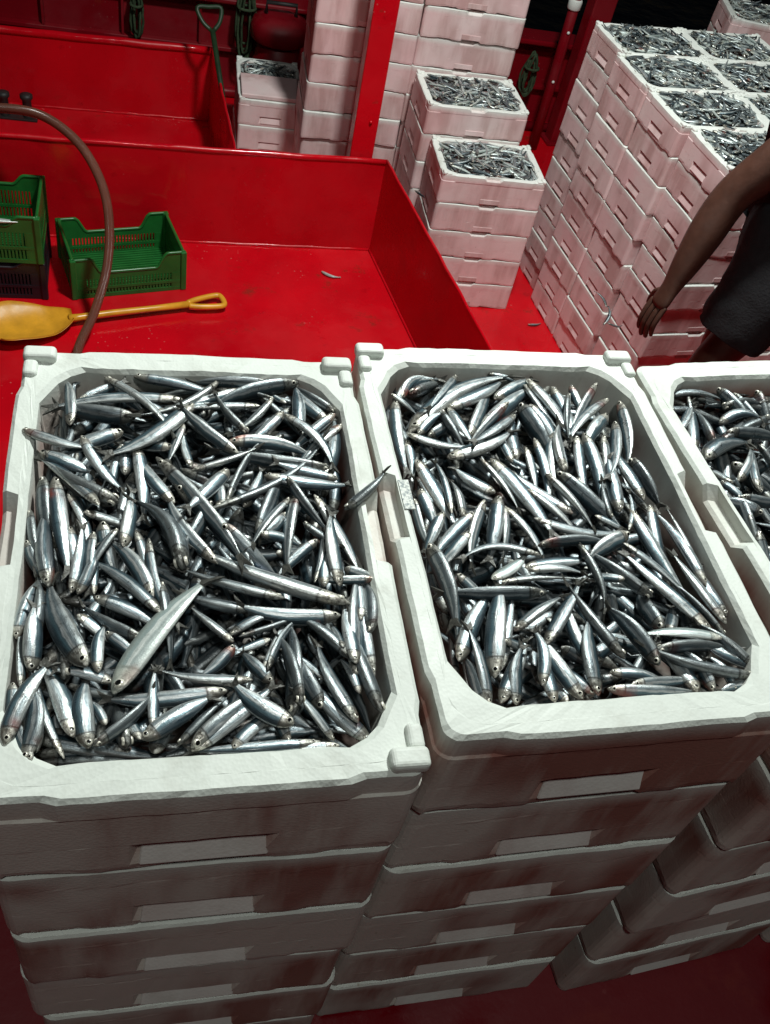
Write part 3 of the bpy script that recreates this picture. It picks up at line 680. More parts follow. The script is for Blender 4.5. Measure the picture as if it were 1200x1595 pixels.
# ------------------------------------------------------------------ fish
FISH = [tuple(float(q) for q in r.split(',')) for r in """1,.4645,.4626,2.4301,.6193,.5814,2.4284,-0.0170,.0140,0.60,5;0,.3594,.1971,2.4382,.1955,.2732,2.4387,-0.0068,.0147,0.55,124;0,.1291,.0950,2.4422,.2106,.2183,2.4450,-0.0055,.0146,0.95,58;0,.1889,.2375,2.4432,.1385,.3337,2.4360,.0160,.0150,0.05,24;0,.3557,.1086,2.4333,.3786,.2510,2.4252,-0.0039,.0107,0.30,95;0,.1797,.3545,2.4451,.2668,.2234,2.4373,-0.0081,.0098,0.30,22;0,.2004,.4850,2.4439,.1098,.3960,2.4447,-0.0100,.0115,0.49,7;0,.2157,.3113,2.4508,.3532,.4437,2.4354,.0169,.0076,0.12,113;0,.1590,.3918,2.4461,.2478,.2458,2.4511,-0.0062,.0085,0.53,20;0,.1051,.1187,2.4517,.0611,.2241,2.4333,-0.0056,.0120,0.35,50;1,.4995,.1091,2.4316,.5315,.2237,2.4302,.0000,.0114,0.63,88;1,.7984,.1049,2.4290,.6749,.1446,2.4337,-0.0064,.0100,0.08,126;1,.5591,.4703,2.4342,.6473,.5617,2.4264,.0000,.0102,0.60,12;0,.1219,.3288,2.4405,.0486,.3915,2.4298,-0.0084,.0132,0.25,15;1,.5604,.4190,2.4333,.6096,.2999,2.4348,-0.0045,.0098,0.74,67;0,.3782,.0712,2.4337,.3613,.1814,2.4300,-0.0046,.0113,0.12,88;1,.7251,.3428,2.4310,.7576,.2113,2.4238,.0046,.0091,0.78,54;1,.6459,.5755,2.4315,.6819,.4636,2.4310,-0.0051,.0105,0.64,23;0,.1877,.4935,2.4415,.0428,.4819,2.4318,.0069,.0082,0.53,4;0,.0533,.3699,2.4341,.0774,.2402,2.4377,.0000,.0089,0.55,28;1,.5054,.4193,2.4318,.5953,.4648,2.4357,.0070,.0114,0.73,18;1,.7618,.5481,2.4268,.6736,.4553,2.4279,.0000,.0088,0.48,31;1,.5207,.5088,2.4316,.6101,.5728,2.4267,.0000,.0102,0.45,9;0,.0948,.5360,2.4337,.1762,.4322,2.4456,.0000,.0084,0.73,0;0,.0844,.1144,2.4373,.0606,.2151,2.4307,.0131,.0107,0.08,51;0,.3599,.3927,2.4345,.2266,.4136,2.4362,-0.0044,.0082,0.20,110;2,.8660,.4381,2.4256,.9470,.4735,2.4241,-0.0107,.0125,0.35,10;1,.7684,.1648,2.4280,.6982,.2737,2.4272,-0.0033,.0084,0.76,95;1,.4608,.2875,2.4274,.4711,.1808,2.4274,-0.0062,.0100,0.20,76;1,.7764,.5467,2.4253,.7522,.4275,2.4233,-0.0052,.0088,0.50,33;0,.2327,.5394,2.4344,.1365,.4578,2.4469,-0.0117,.0084,0.44,2;0,.2908,.0691,2.4379,.2947,.1741,2.4339,.0000,.0101,0.06,92;1,.6487,.1282,2.4327,.6134,.2266,2.4288,-0.0042,.0101,0.20,91;1,.7006,.4734,2.4315,.6938,.3591,2.4268,-0.0049,.0092,0.39,36;1,.6420,.4008,2.4339,.7044,.3118,2.4268,.0000,.0096,0.10,48;1,.7544,.5808,2.4267,.6842,.4696,2.4278,.0000,.0079,0.50,30;0,.3296,.5407,2.4353,.2258,.4881,2.4390,.0047,.0088,0.12,138;0,.2914,.2006,2.4427,.1916,.2420,2.4354,-0.0048,.0094,0.30,125;0,.3346,.3511,2.4350,.3789,.2423,2.4252,-0.0031,.0086,0.84,106;0,.3750,.1123,2.4298,.3788,.2434,2.4240,-0.0049,.0077,0.33,96;1,.6512,.3947,2.4395,.6670,.4796,2.4376,-0.0048,.0117,0.59,38;0,.3492,.3756,2.4329,.3727,.4873,2.4242,.0000,.0088,0.30,148;1,.7835,.2259,2.4295,.7650,.3436,2.4216,.0000,.0084,0.43,56;1,.7570,.5041,2.4260,.7095,.3906,2.4367,.0000,.0081,0.41,34;1,.5395,.4552,2.4321,.5908,.5579,2.4267,.0000,.0087,0.45,10;0,.2665,.2820,2.4398,.3046,.3864,2.4326,.0000,.0089,0.08,114;1,.7874,.1720,2.4310,.7599,.2730,2.4285,.0000,.0094,0.57,96;1,.4663,.4189,2.4282,.4997,.3179,2.4241,.0000,.0092,0.67,62;0,.1983,.0407,2.4383,.2687,.0974,2.4343,.0000,.0108,0.40,78;1,.6457,.3305,2.4335,.5711,.4154,2.4280,-0.0034,.0086,0.48,42;1,.7287,.4714,2.4301,.7034,.3700,2.4265,.0000,.0093,0.51,35;1,.4564,.5280,2.4259,.4540,.4071,2.4208,.0047,.0080,0.52,4;1,.6230,.5204,2.4336,.6458,.4365,2.4286,.0000,.0110,0.10,27;1,.5825,.2146,2.4328,.4662,.2211,2.4230,-0.0031,.0081,0.08,81;1,.4673,.1327,2.4263,.5181,.2171,2.4255,-0.0040,.0096,0.48,87;0,.3136,.3468,2.4412,.2961,.2414,2.4411,.0031,.0088,0.35,119;1,.5578,.3573,2.4330,.5295,.2671,2.4262,.0000,.0098,0.30,73;1,.6050,.0847,2.4333,.6229,.1783,2.4333,-0.0060,.0097,0.30,117;2,1.0040,.5268,2.4251,.9229,.4873,2.4197,.0000,.0101,0.08,28;0,.3508,.0575,2.4433,.3221,.1482,2.4348,-0.0046,.0095,0.30,86;1,.5937,.3221,2.4338,.6978,.3053,2.4313,.0090,.0085,0.35,46;1,.6257,.3935,2.4363,.6665,.3087,2.4314,-0.0046,.0095,0.49,43;1,.7091,.3358,2.4314,.7204,.4261,2.4337,.0000,.0098,0.30,50;0,.0971,.0546,2.4397,.0632,.1362,2.4281,.0000,.0100,0.81,61;0,.0611,.2194,2.4370,.0483,.3219,2.4310,.0000,.0086,0.33,32;1,.7087,.2087,2.4321,.6497,.2761,2.4285,.0000,.0099,0.15,105;0,.1364,.4179,2.4390,.1484,.3141,2.4343,.0000,.0084,0.68,16;0,.2778,.3691,2.4449,.3749,.3716,2.4305,.0076,.0089,0.52,108;0,.2324,.0978,2.4393,.1238,.0951,2.4327,-0.0045,.0080,0.44,75;0,.3482,.1840,2.4364,.2468,.1894,2.4455,-0.0067,.0085,0.46,126;1,.6796,.5634,2.4304,.6838,.4694,2.4269,-0.0064,.0092,0.47,25;1,.5641,.1468,2.4333,.6241,.2265,2.4322,.0000,.0085,0.30,85;0,.3511,.2201,2.4372,.3505,.3172,2.4390,-0.0040,.0087,0.73,101;0,.0407,.3701,2.4334,.0570,.2779,2.4291,.0000,.0090,0.10,31;0,.3815,.4736,2.4300,.3201,.3963,2.4306,.0000,.0085,0.53,147;0,.1347,.4622,2.4389,.0468,.4860,2.4285,.0000,.0090,0.20,8;0,.2976,.0739,2.4505,.2802,.1613,2.4366,.0000,.0091,0.10,93;1,.6882,.1395,2.4315,.7879,.1428,2.4213,-0.0043,.0081,0.15,100;1,.5401,.3518,2.4317,.5068,.2590,2.4245,.0000,.0082,0.71,72;0,.2397,.4228,2.4443,.3353,.4187,2.4298,-0.0066,.0083,0.67,111;0,.1287,.5368,2.4359,.2218,.5167,2.4330,-0.0047,.0084,0.39,1;2,.9151,.4859,2.4312,1.0083,.4945,2.4161,.0000,.0084,0.20,9;0,.1985,.0390,2.4357,.2722,.0973,2.4419,.0000,.0084,0.68,79;0,.2252,.2454,2.4419,.1728,.3417,2.4371,-0.0080,.0072,0.84,23;1,.7547,.4313,2.4290,.7722,.3570,2.4223,.0000,.0102,0.06,52;0,.1697,.1822,2.4432,.0987,.2553,2.4324,.0029,.0076,0.30,41;0,.2294,.2907,2.4531,.2858,.2386,2.4277,.0000,.0096,0.25,123;1,.7514,.3592,2.4287,.7382,.4516,2.4240,.0000,.0083,0.43,51;0,.2344,.3200,2.4476,.2904,.4424,2.4392,-0.0085,.0057,0.20,153;0,.3061,.4737,2.4427,.3592,.3937,2.4400,-0.0100,.0080,0.53,112;0,.3246,.4513,2.4363,.3273,.5391,2.4289,.0000,.0087,0.38,139;2,.9026,.4732,2.4223,.9610,.5239,2.4191,.0000,.0099,0.08,25;1,.7486,.5134,2.4285,.6980,.4470,2.4268,.0051,.0091,0.55,32;0,.1607,.2020,2.4414,.1163,.2799,2.4332,.0058,.0084,0.71,38;1,.5896,.5296,2.4324,.6574,.5830,2.4246,.0000,.0087,0.49,11;2,.8641,.4623,2.4191,.8940,.5480,2.4157,.0000,.0083,0.55,3;1,.7092,.3007,2.4323,.6463,.2609,2.4328,.0000,.0101,0.73,53;0,.2391,.3837,2.4381,.1947,.3103,2.4547,.0000,.0086,0.59,154;0,.1036,.3145,2.4512,.0349,.3987,2.4320,.0031,.0068,0.61,14;1,.8049,.1189,2.4225,.7548,.1745,2.4273,.0000,.0100,0.12,102;1,.6870,.1204,2.4312,.6497,.1931,2.4322,.0042,.0091,0.12,93;1,.6177,.0930,2.4319,.7192,.0912,2.4242,.0000,.0073,0.44,121;1,.5885,.0834,2.4298,.5611,.1622,2.4267,-0.0030,.0089,0.54,114;1,.5956,.4183,2.4332,.6104,.5068,2.4275,.0000,.0082,0.37,19;1,.6107,.4975,2.4359,.5404,.4355,2.4461,.0000,.0078,0.38,14;1,.7761,.1522,2.4328,.6810,.1583,2.4331,.0032,.0077,0.90,99;0,.2803,.4926,2.4373,.1762,.4821,2.4370,.0000,.0070,0.48,141;0,.2976,.5346,2.4354,.2013,.5342,2.4324,.0000,.0076,0.15,135;0,.3632,.0436,2.4311,.3099,.1041,2.4411,-0.0036,.0090,0.30,85;1,.6974,.2885,2.4314,.7641,.2075,2.4227,-0.0034,.0069,0.30,94;2,.8939,.3815,2.4201,.8803,.2886,2.4124,-0.0051,.0077,0.25,20;1,.4551,.5071,2.4250,.5264,.5775,2.4210,-0.0200,.0072,0.49,0;0,.3550,.1302,2.4364,.3006,.1874,2.4324,.0000,.0091,0.20,91;0,.0771,.4250,2.4434,.1242,.3500,2.4377,.0043,.0081,0.48,12;1,.5013,.0831,2.4269,.5454,.1556,2.4258,.0000,.0084,0.48,109;0,.0415,.0490,2.4407,.0693,.1253,2.4423,.0000,.0087,0.63,59;1,.6583,.4702,2.4348,.6363,.3760,2.4343,.0072,.0073,0.66,39;1,.5944,.3655,2.4367,.6465,.3012,2.4295,-0.0034,.0085,0.82,44;0,.2456,.4139,2.4399,.1842,.4722,2.4344,.0000,.0083,0.34,151;0,.1105,.0450,2.4359,.1034,.1155,2.4318,-0.0036,.0099,0.44,66;0,.3557,.1202,2.4453,.3559,.2029,2.4328,.0000,.0084,0.49,98;0,.1214,.4381,2.4388,.0544,.4085,2.4296,.0000,.0095,0.54,11;0,.2555,.1084,2.4392,.1699,.1213,2.4384,-0.0045,.0081,0.41,74;0,.1676,.2247,2.4396,.1789,.1323,2.4342,.0000,.0075,0.20,159;0,.1561,.0474,2.4443,.2144,.0881,2.4418,.0000,.0098,0.64,72;1,.6901,.4682,2.4314,.6774,.3750,2.4270,.0000,.0074,0.47,37;1,.6281,.4593,2.4324,.6208,.3514,2.4276,-0.0059,.0064,0.84,40;1,.5500,.5825,2.4255,.4939,.4972,2.4414,.0000,.0067,0.34,8;0,.0133,.4346,2.4407,.0884,.4085,2.4412,.0055,.0087,0.48,10;1,.4881,.0782,2.4282,.4839,.1689,2.4322,.0029,.0076,0.30,107;0,.1801,.3290,2.4401,.1389,.4057,2.4338,-0.0042,.0079,0.59,21;2,.8534,.5680,2.4177,.9450,.5649,2.4211,-0.0084,.0075,0.49,0;1,.5340,.1654,2.4314,.5979,.2091,2.4320,.0000,.0088,0.44,86;0,.1489,.4712,2.4384,.2424,.5144,2.4330,.0046,.0066,0.54,9;0,.0672,.0447,2.4329,.0514,.1302,2.4282,.0000,.0078,0.08,63;1,.6378,.2805,2.4366,.6441,.1897,2.4321,-0.0087,.0074,0.25,90;1,.4777,.5362,2.4287,.5250,.5775,2.4238,.0000,.0107,0.10,2;0,.2904,.0572,2.4452,.2381,.1006,2.4448,-0.0035,.0099,0.59,76;2,.9374,.5460,2.4232,1.0043,.5608,2.4189,.0000,.0097,0.10,8;0,.1294,.2675,2.4404,.1351,.3465,2.4378,.0000,.0084,0.68,26;1,.6401,.5656,2.4306,.6726,.4736,2.4271,.0051,.0068,0.37,24;0,.1036,.2065,2.4376,.1744,.1684,2.4350,-0.0038,.0082,0.30,45;0,.2507,.4021,2.4458,.1865,.4684,2.4529,-0.0033,.0071,0.53,150;0,.3622,.4740,2.4336,.3260,.5390,2.4293,-0.0047,.0088,0.45,144;1,.6340,.5178,2.4367,.6590,.4526,2.4270,-0.0049,.0093,0.47,26;0,.3763,.1623,2.4331,.3790,.2317,2.4273,.0000,.0094,0.15,97;2,.8963,.4736,2.4216,.8967,.5437,2.4158,.0000,.0093,0.10,4;0,.0628,.4498,2.4346,.0506,.5321,2.4273,.0000,.0078,0.53,5;1,.6013,.5093,2.4471,.5345,.4375,2.4268,.0000,.0065,0.63,13;0,.1546,.2809,2.4391,.1843,.1691,2.4461,.0078,.0056,0.37,40;0,.2573,.1884,2.4401,.1895,.2134,2.4354,.0000,.0089,0.20,127;1,.5099,.1202,2.4277,.5443,.2146,2.4260,.0000,.0064,0.35,89;1,.5232,.3313,2.4317,.4679,.2756,2.4213,.0000,.0081,0.64,71;0,.2198,.3339,2.4399,.1851,.2536,2.4347,.0000,.0073,0.20,160;2,.9189,.3807,2.4309,.9496,.4647,2.4225,.0000,.0071,0.84,12;0,.3161,.0447,2.4333,.2023,.0418,2.4306,-0.0026,.0056,0.36,82;1,.7956,.1859,2.4260,.7914,.2593,2.4209,-0.0057,.0086,0.30,98;0,.0538,.1266,2.4318,.0515,.1929,2.4411,.0000,.0094,0.48,53;1,.5886,.2648,2.4344,.4976,.2656,2.4300,.0149,.0069,0.30,77;1,.5654,.2496,2.4324,.6457,.2635,2.4283,.0000,.0077,0.63,78;2,.8994,.3995,2.4259,.9450,.4620,2.4249,.0053,.0081,0.81,11;0,.3070,.3419,2.4390,.2606,.2665,2.4480,.0000,.0070,0.40,115;1,.6968,.5431,2.4380,.6766,.4550,2.4292,.0000,.0068,0.15,28;0,.2956,.5044,2.4401,.2429,.4462,2.4335,.0000,.0078,0.41,143;1,.5101,.5007,2.4341,.5344,.4378,2.4258,.0000,.0090,0.10,16;0,.0578,.0358,2.4355,.0568,.1039,2.4423,.0071,.0089,0.30,64;0,.3717,.4854,2.4363,.3156,.4239,2.4319,.0000,.0073,0.71,146;0,.3208,.0772,2.4361,.2969,.1392,2.4350,.0000,.0091,0.10,89;0,.3673,.3276,2.4362,.4160,.3733,2.4508,.0032,.0088,0.12,107;0,.0545,.1645,2.4340,.0487,.2366,2.4299,.0000,.0083,0.15,52;1,.6441,.0953,2.4359,.7277,.1080,2.4211,.0000,.0070,0.46,120;0,.0338,.4060,2.4331,.0912,.3795,2.4322,.0000,.0094,0.64,13;2,.9425,.5825,2.4261,.9664,.5186,2.4272,.0000,.0087,0.15,5;2,.8498,.4924,2.4179,.8953,.5591,2.4176,.0000,.0073,0.60,2;1,.7565,.3526,2.4279,.7481,.2718,2.4236,.0000,.0072,0.50,55;1,.5324,.2297,2.4315,.6344,.2362,2.4276,.0000,.0057,0.53,80;1,.4587,.4546,2.4365,.5342,.4392,2.4342,.0070,.0075,0.60,17;0,.0738,.2982,2.4355,.0921,.2275,2.4313,.0000,.0079,0.44,30;1,.6095,.1215,2.4321,.6055,.2036,2.4282,-0.0051,.0070,0.50,92;0,.3653,.3771,2.4338,.2934,.3880,2.4465,.0000,.0078,0.32,109;0,.3082,.4851,2.4363,.2618,.4283,2.4339,.0000,.0077,0.58,149;1,.5890,.2823,2.4324,.6835,.2892,2.4272,.0000,.0059,0.12,60;1,.7890,.2519,2.4249,.7833,.3533,2.4201,.0000,.0055,0.69,57;0,.2636,.4425,2.4397,.2263,.5044,2.4443,.0000,.0077,0.25,140;2,.8928,.3149,2.4262,.8951,.2579,2.4111,.0000,.0094,0.48,22;1,.6303,.0946,2.4300,.7138,.0910,2.4231,.0000,.0066,0.50,122;2,.9073,.4370,2.4223,.9550,.4051,2.4189,.0000,.0096,0.10,26;0,.1977,.3769,2.4416,.2720,.4137,2.4440,.0043,.0066,0.69,152;1,.5465,.4176,2.4342,.5785,.3367,2.4316,-0.0034,.0061,0.77,66;1,.7848,.1587,2.4253,.7431,.2366,2.4256,.0000,.0060,0.15,97;0,.0818,.2137,2.4341,.0875,.2920,2.4417,.0000,.0067,0.56,42;2,.9196,.5118,2.4211,.9801,.5180,2.4321,-0.0112,.0085,0.50,7;2,.8921,.3725,2.4255,.9576,.3722,2.4165,.0000,.0079,0.37,19;1,.5171,.0797,2.4271,.5348,.1413,2.4375,-0.0039,.0080,0.30,110;1,.5619,.3378,2.4345,.5931,.2672,2.4288,-0.0066,.0067,0.73,61;1,.5548,.3618,2.4325,.5144,.4033,2.4296,-0.0045,.0089,0.62,64;0,.1523,.1571,2.4388,.0949,.1992,2.4315,-0.0028,.0071,0.15,46;0,.2581,.5225,2.4363,.1844,.4874,2.4382,.0000,.0062,0.84,142;0,.3677,.1759,2.4387,.3691,.2585,2.4242,.0000,.0060,0.47,100;1,.7224,.0900,2.4266,.7085,.1347,2.4412,.0042,.0102,0.65,123;0,.2220,.4259,2.4497,.1907,.4850,2.4322,.0000,.0072,0.30,158;0,.0986,.2908,2.4366,.0986,.2180,2.4314,.0000,.0068,0.39,35;0,.0372,.1626,2.4311,.0485,.2331,2.4271,.0000,.0069,0.61,55;0,.0906,.0377,2.4329,.0567,.1336,2.4281,.0000,.0048,0.63,62;0,.0327,.3227,2.4315,.0498,.2512,2.4278,.0000,.0066,0.20,34;0,.0680,.3455,2.4346,.0938,.2678,2.4314,-0.0062,.0059,0.69,29;0,.1146,.0438,2.4426,.1641,.0969,2.4385,.0044,.0066,0.12,68;1,.5665,.2443,2.4347,.6320,.2430,2.4320,.0000,.0073,0.70,79;1,.5081,.3238,2.4296,.5060,.3866,2.4246,.0000,.0075,0.57,65;0,.1406,.2919,2.4382,.1557,.2107,2.4336,.0000,.0057,0.39,39;1,.5225,.5103,2.4326,.5407,.4397,2.4386,.0000,.0064,0.69,15;2,.9655,.5750,2.4256,.9839,.5077,2.4284,.0000,.0067,0.20,6;1,.5637,.3424,2.4316,.5450,.2660,2.4258,.0000,.0059,0.55,74;1,.8074,.1212,2.4230,.7529,.1501,2.4267,.0000,.0075,0.68,101;2,.8633,.4163,2.4176,.8756,.3405,2.4130,.0000,.0060,0.47,17;1,.5472,.0977,2.4336,.5570,.1646,2.4311,.0060,.0068,0.53,112;1,.4648,.5293,2.4256,.5138,.5770,2.4214,-0.0124,.0067,0.70,1;2,1.0099,.5858,2.4236,1.0116,.5403,2.4194,.0000,.0100,0.20,15;1,.5587,.0810,2.4286,.5607,.1420,2.4258,.0000,.0074,0.73,113;1,.6269,.1125,2.4310,.6899,.1030,2.4247,-0.0031,.0070,0.55,119;1,.7074,.1658,2.4315,.7090,.2152,2.4264,-0.0065,.0090,0.20,103;1,.4833,.0822,2.4256,.4763,.1376,2.4212,.0000,.0079,0.12,108;1,.4810,.2410,2.4268,.4720,.1600,2.4206,.0000,.0054,0.31,84;1,.5234,.2349,2.4303,.5721,.2714,2.4274,.0042,.0072,0.90,83;0,.3029,.3636,2.4504,.3432,.2978,2.4375,.0000,.0056,0.25,120;1,.8124,.1015,2.4234,.7476,.0884,2.4274,.0000,.0066,0.42,127;0,.0680,.4918,2.4340,.1173,.5338,2.4299,.0000,.0067,0.30,6;1,.4853,.3335,2.4282,.4576,.2817,2.4206,.0000,.0073,0.52,70;0,.2544,.3262,2.4390,.2770,.3879,2.4332,.0000,.0064,0.50,156;0,.2383,.1488,2.4428,.1981,.1933,2.4381,.0000,.0070,0.60,128;1,.4637,.3705,2.4267,.4747,.3149,2.4220,.0000,.0074,0.79,68;1,.6132,.4412,2.4325,.6126,.3753,2.4275,.0000,.0063,0.84,41;0,.3740,.4930,2.4315,.3284,.5391,2.4282,-0.0047,.0064,0.15,145;0,.1861,.0441,2.4364,.2330,.0948,2.4335,.0000,.0060,0.05,81;0,.2344,.1586,2.4393,.2898,.1907,2.4331,.0000,.0064,0.30,129;0,.3331,.2847,2.4355,.2876,.2358,2.4330,.0000,.0061,0.40,122;1,.5125,.3031,2.4301,.4773,.2672,2.4223,.0000,.0080,0.63,75;1,.4549,.3573,2.4252,.4626,.2877,2.4206,.0000,.0058,0.48,69;1,.4944,.3284,2.4320,.4930,.4199,2.4223,.0000,.0044,0.61,63;2,.8503,.5426,2.4177,.9035,.5541,2.4156,.0000,.0074,0.37,1;0,.1895,.4539,2.4394,.1725,.3923,2.4398,.0000,.0063,0.55,19;0,.2340,.0388,2.4358,.2754,.0793,2.4320,.0000,.0069,0.53,80;1,.7406,.0895,2.4271,.7253,.1415,2.4242,.0053,.0073,0.34,124;0,.1776,.4139,2.4399,.1316,.4327,2.4334,.0000,.0079,0.77,18;0,.3343,.2204,2.4357,.3448,.2746,2.4297,.0000,.0071,0.63,102;0,.3330,.0406,2.4329,.2643,.0433,2.4306,.0000,.0057,0.67,83;0,.2434,.1546,2.4428,.3162,.1913,2.4310,.0000,.0047,0.10,130;0,.2657,.1166,2.4380,.2898,.1762,2.4328,.0000,.0060,0.46,134;0,.1086,.5197,2.4357,.1406,.4801,2.4328,.0000,.0075,0.20,3;1,.6945,.3248,2.4320,.7005,.3850,2.4339,.0000,.0063,0.12,58;1,.6684,.3915,2.4319,.6976,.3394,2.4260,.0000,.0063,0.61,49;0,.1223,.4187,2.4376,.1146,.3585,2.4323,.0000,.0062,0.39,17;0,.1069,.3038,2.4379,.1191,.2626,2.4331,.0000,.0087,0.47,36;0,.1440,.0465,2.4376,.1340,.0796,2.4326,.0000,.0107,0.10,70;0,.0871,.3133,2.4418,.1339,.3080,2.4340,.0000,.0077,0.50,27;0,.3001,.3200,2.4366,.2702,.2799,2.4418,.0000,.0073,0.40,116;0,.0887,.2113,2.4353,.1016,.2664,2.4398,.0000,.0063,0.48,43;0,.0476,.1082,2.4339,.0393,.1788,2.4289,.0000,.0050,0.30,54;0,.2293,.3231,2.4398,.2230,.3726,2.4346,.0000,.0071,0.44,155;0,.1232,.2907,2.4424,.0986,.2384,2.4345,.0000,.0061,0.35,37;2,.9624,.4721,2.4238,.9817,.4294,2.4192,.0000,.0074,0.20,14;0,.1142,.1179,2.4416,.1160,.1752,2.4329,-0.0028,.0060,0.84,49;1,.7109,.5711,2.4278,.7165,.5153,2.4241,.0000,.0061,0.56,29;0,.0328,.2822,2.4312,.0559,.2350,2.4284,.0000,.0065,0.35,33;0,.2691,.1141,2.4466,.3079,.1822,2.4350,-0.0056,.0043,0.20,90;2,.8904,.3419,2.4268,.8896,.2869,2.4103,.0000,.0059,0.50,21;0,.0647,.0341,2.4383,.0418,.0818,2.4325,.0000,.0063,0.30,65;0,.3284,.0449,2.4337,.2946,.0903,2.4482,.0000,.0057,0.46,84;0,.2688,.2780,2.4512,.3144,.2813,2.4283,.0000,.0065,0.47,117;0,.1657,.0582,2.4399,.1653,.1195,2.4405,.0000,.0054,0.56,71;0,.3185,.3074,2.4365,.3594,.2806,2.4286,.0000,.0066,0.10,121;0,.1977,.3850,2.4393,.1893,.4406,2.4355,.0000,.0058,0.63,157;0,.1274,.1111,2.4354,.0764,.1228,2.4400,.0036,.0062,0.50,57;1,.4747,.4567,2.4319,.5097,.4931,2.4375,-0.0036,.0064,0.51,6;2,.9291,.3833,2.4210,.9299,.4289,2.4251,.0000,.0071,0.54,24;1,.5882,.4144,2.4324,.5802,.4645,2.4270,.0000,.0063,0.57,20;1,.6023,.0888,2.4296,.5758,.1274,2.4257,.0000,.0068,0.31,115;0,.2734,.1044,2.4404,.2472,.1404,2.4357,.0000,.0069,0.30,133;0,.3247,.2258,2.4351,.3386,.3031,2.4294,.0000,.0039,0.64,103;1,.4598,.4509,2.4280,.4601,.3990,2.4195,.0000,.0057,0.78,22;2,.9160,.3482,2.4202,.8860,.3671,2.4257,.0000,.0083,0.10,27;0,.3895,.2302,2.4368,.3309,.2342,2.4300,-0.0020,.0050,0.64,105;2,.8953,.4003,2.4198,.8808,.4388,2.4145,.0000,.0070,0.59,13;0,.2864,.0432,2.4352,.2606,.0838,2.4325,.0053,.0060,0.67,77;0,.1265,.3716,2.4371,.1205,.4124,2.4429,.0000,.0069,0.30,25;0,.0900,.1871,2.4359,.1249,.1644,2.4327,.0000,.0068,0.78,47;0,.0391,.1159,2.4306,.0421,.0682,2.4254,.0000,.0059,0.35,60;1,.4891,.4609,2.4262,.5178,.4849,2.4382,.0000,.0072,0.35,7;0,.2391,.1476,2.4390,.2072,.1169,2.4339,.0000,.0063,0.37,132;2,.8761,.3033,2.4175,.8873,.2573,2.4129,.0000,.0058,0.52,23;1,.7097,.3048,2.4346,.7335,.3705,2.4295,.0047,.0038,0.35,59;1,.7675,.0914,2.4251,.7562,.1351,2.4219,.0054,.0058,0.67,125;1,.7148,.1632,2.4302,.7330,.1950,2.4244,.0000,.0070,0.30,104;1,.5908,.3548,2.4323,.6098,.3169,2.4274,.0000,.0060,0.52,45;1,.5162,.1486,2.4403,.5534,.1496,2.4207,.0000,.0060,0.44,111;0,.2985,.5034,2.4399,.2340,.5367,2.4252,.0000,.0034,0.10,136;0,.1181,.1653,2.4371,.1496,.1379,2.4332,.0000,.0060,0.30,48;2,.8808,.4056,2.4173,.8976,.3678,2.4226,.0000,.0060,0.30,18;1,.4858,.2438,2.4277,.5123,.2209,2.4243,.0000,.0070,0.60,82;0,.3277,.1079,2.4334,.2885,.1399,2.4419,.0000,.0046,0.33,94;0,.3446,.1385,2.4469,.3390,.1815,2.4254,.0000,.0047,0.36,99;1,.6772,.2272,2.4411,.6463,.2456,2.4218,.0000,.0055,0.46,106;0,.3586,.0941,2.4325,.3442,.1356,2.4292,.0000,.0050,0.66,87;0,.1043,.2119,2.4344,.1051,.2670,2.4392,.0000,.0039,0.75,44;1,.4497,.5313,2.4325,.4818,.5090,2.4201,.0000,.0052,0.50,3;0,.1663,.0380,2.4359,.1741,.0627,2.4320,.0000,.0081,0.30,73;0,.0604,.2403,2.4327,.0384,.2171,2.4248,.0000,.0064,0.30,56;2,.8689,.4368,2.4185,.8611,.4655,2.4129,.0000,.0066,0.80,16;1,.6746,.3302,2.4311,.7133,.3096,2.4250,.0000,.0045,0.54,47;1,.5937,.5859,2.4282,.6379,.5723,2.4243,.0000,.0042,0.30,21;0,.1549,.0491,2.4413,.1438,.0807,2.4350,.0000,.0057,0.54,69;1,.5810,.1449,2.4309,.6110,.1377,2.4262,.0000,.0062,0.10,118;0,.3127,.5039,2.4332,.2845,.5380,2.4269,.0000,.0043,0.50,137;0,.2745,.1553,2.4378,.2409,.1425,2.4378,.0000,.0050,0.50,131;0,.3583,.2453,2.4343,.3790,.2376,2.4475,.0000,.0064,0.38,104;0,.2862,.2628,2.4377,.3101,.2760,2.4317,.0000,.0057,0.36,118;1,.5723,.0805,2.4279,.5690,.1040,2.4239,.0000,.0060,0.71,116;0,.1237,.0674,2.4351,.1085,.0947,2.4304,.0000,.0045,0.50,67""".split(';')]
PT = np.array([0, .012, .04, .08, .13, .19, .27, .36, .46, .56, .66, .76, .85, .92, .97, 1.0])
PH = np.array([.09, .22, .42, .62, .78, .90, .97, 1.0, 1.0, .97, .89, .75, .57, .40, .30, .30])
PTk = np.array([.08, .22, .44, .64, .78, .86, .92, .95, .93, .86, .73, .55, .37, .24, .17, .13])
NS = 12
def frame(A, B, bend, roll, flip, sag=0.0, pt=PT):
    A, B = np.asarray(A, float), np.asarray(B, float)
    d = B - A
    h = d.copy(); h[2] = 0
    h /= np.linalg.norm(h) + 1e-9
    nr = np.array([h[1], -h[0], 0])
    t = pt[:, None]
    # curve is strongest behind the middle, like a limp fish
    k = 4 * t * (1 - t) * (.75 + .5 * t)
    P = A + d * t + nr * bend * k + np.array([0, 0, 1.0]) * sag * k
    T = np.gradient(P, axis=0)
    T /= np.linalg.norm(T, axis=1)[:, None]
    Sv = np.cross(T, [0, 0, 1.0]); Sv /= np.linalg.norm(Sv, axis=1)[:, None]
    U = np.cross(Sv, T)
    D = (math.cos(roll) * flip) * Sv + math.sin(roll) * U       # towards the back of the fish
    N = np.cross(D, T)
    return P, T, D, N
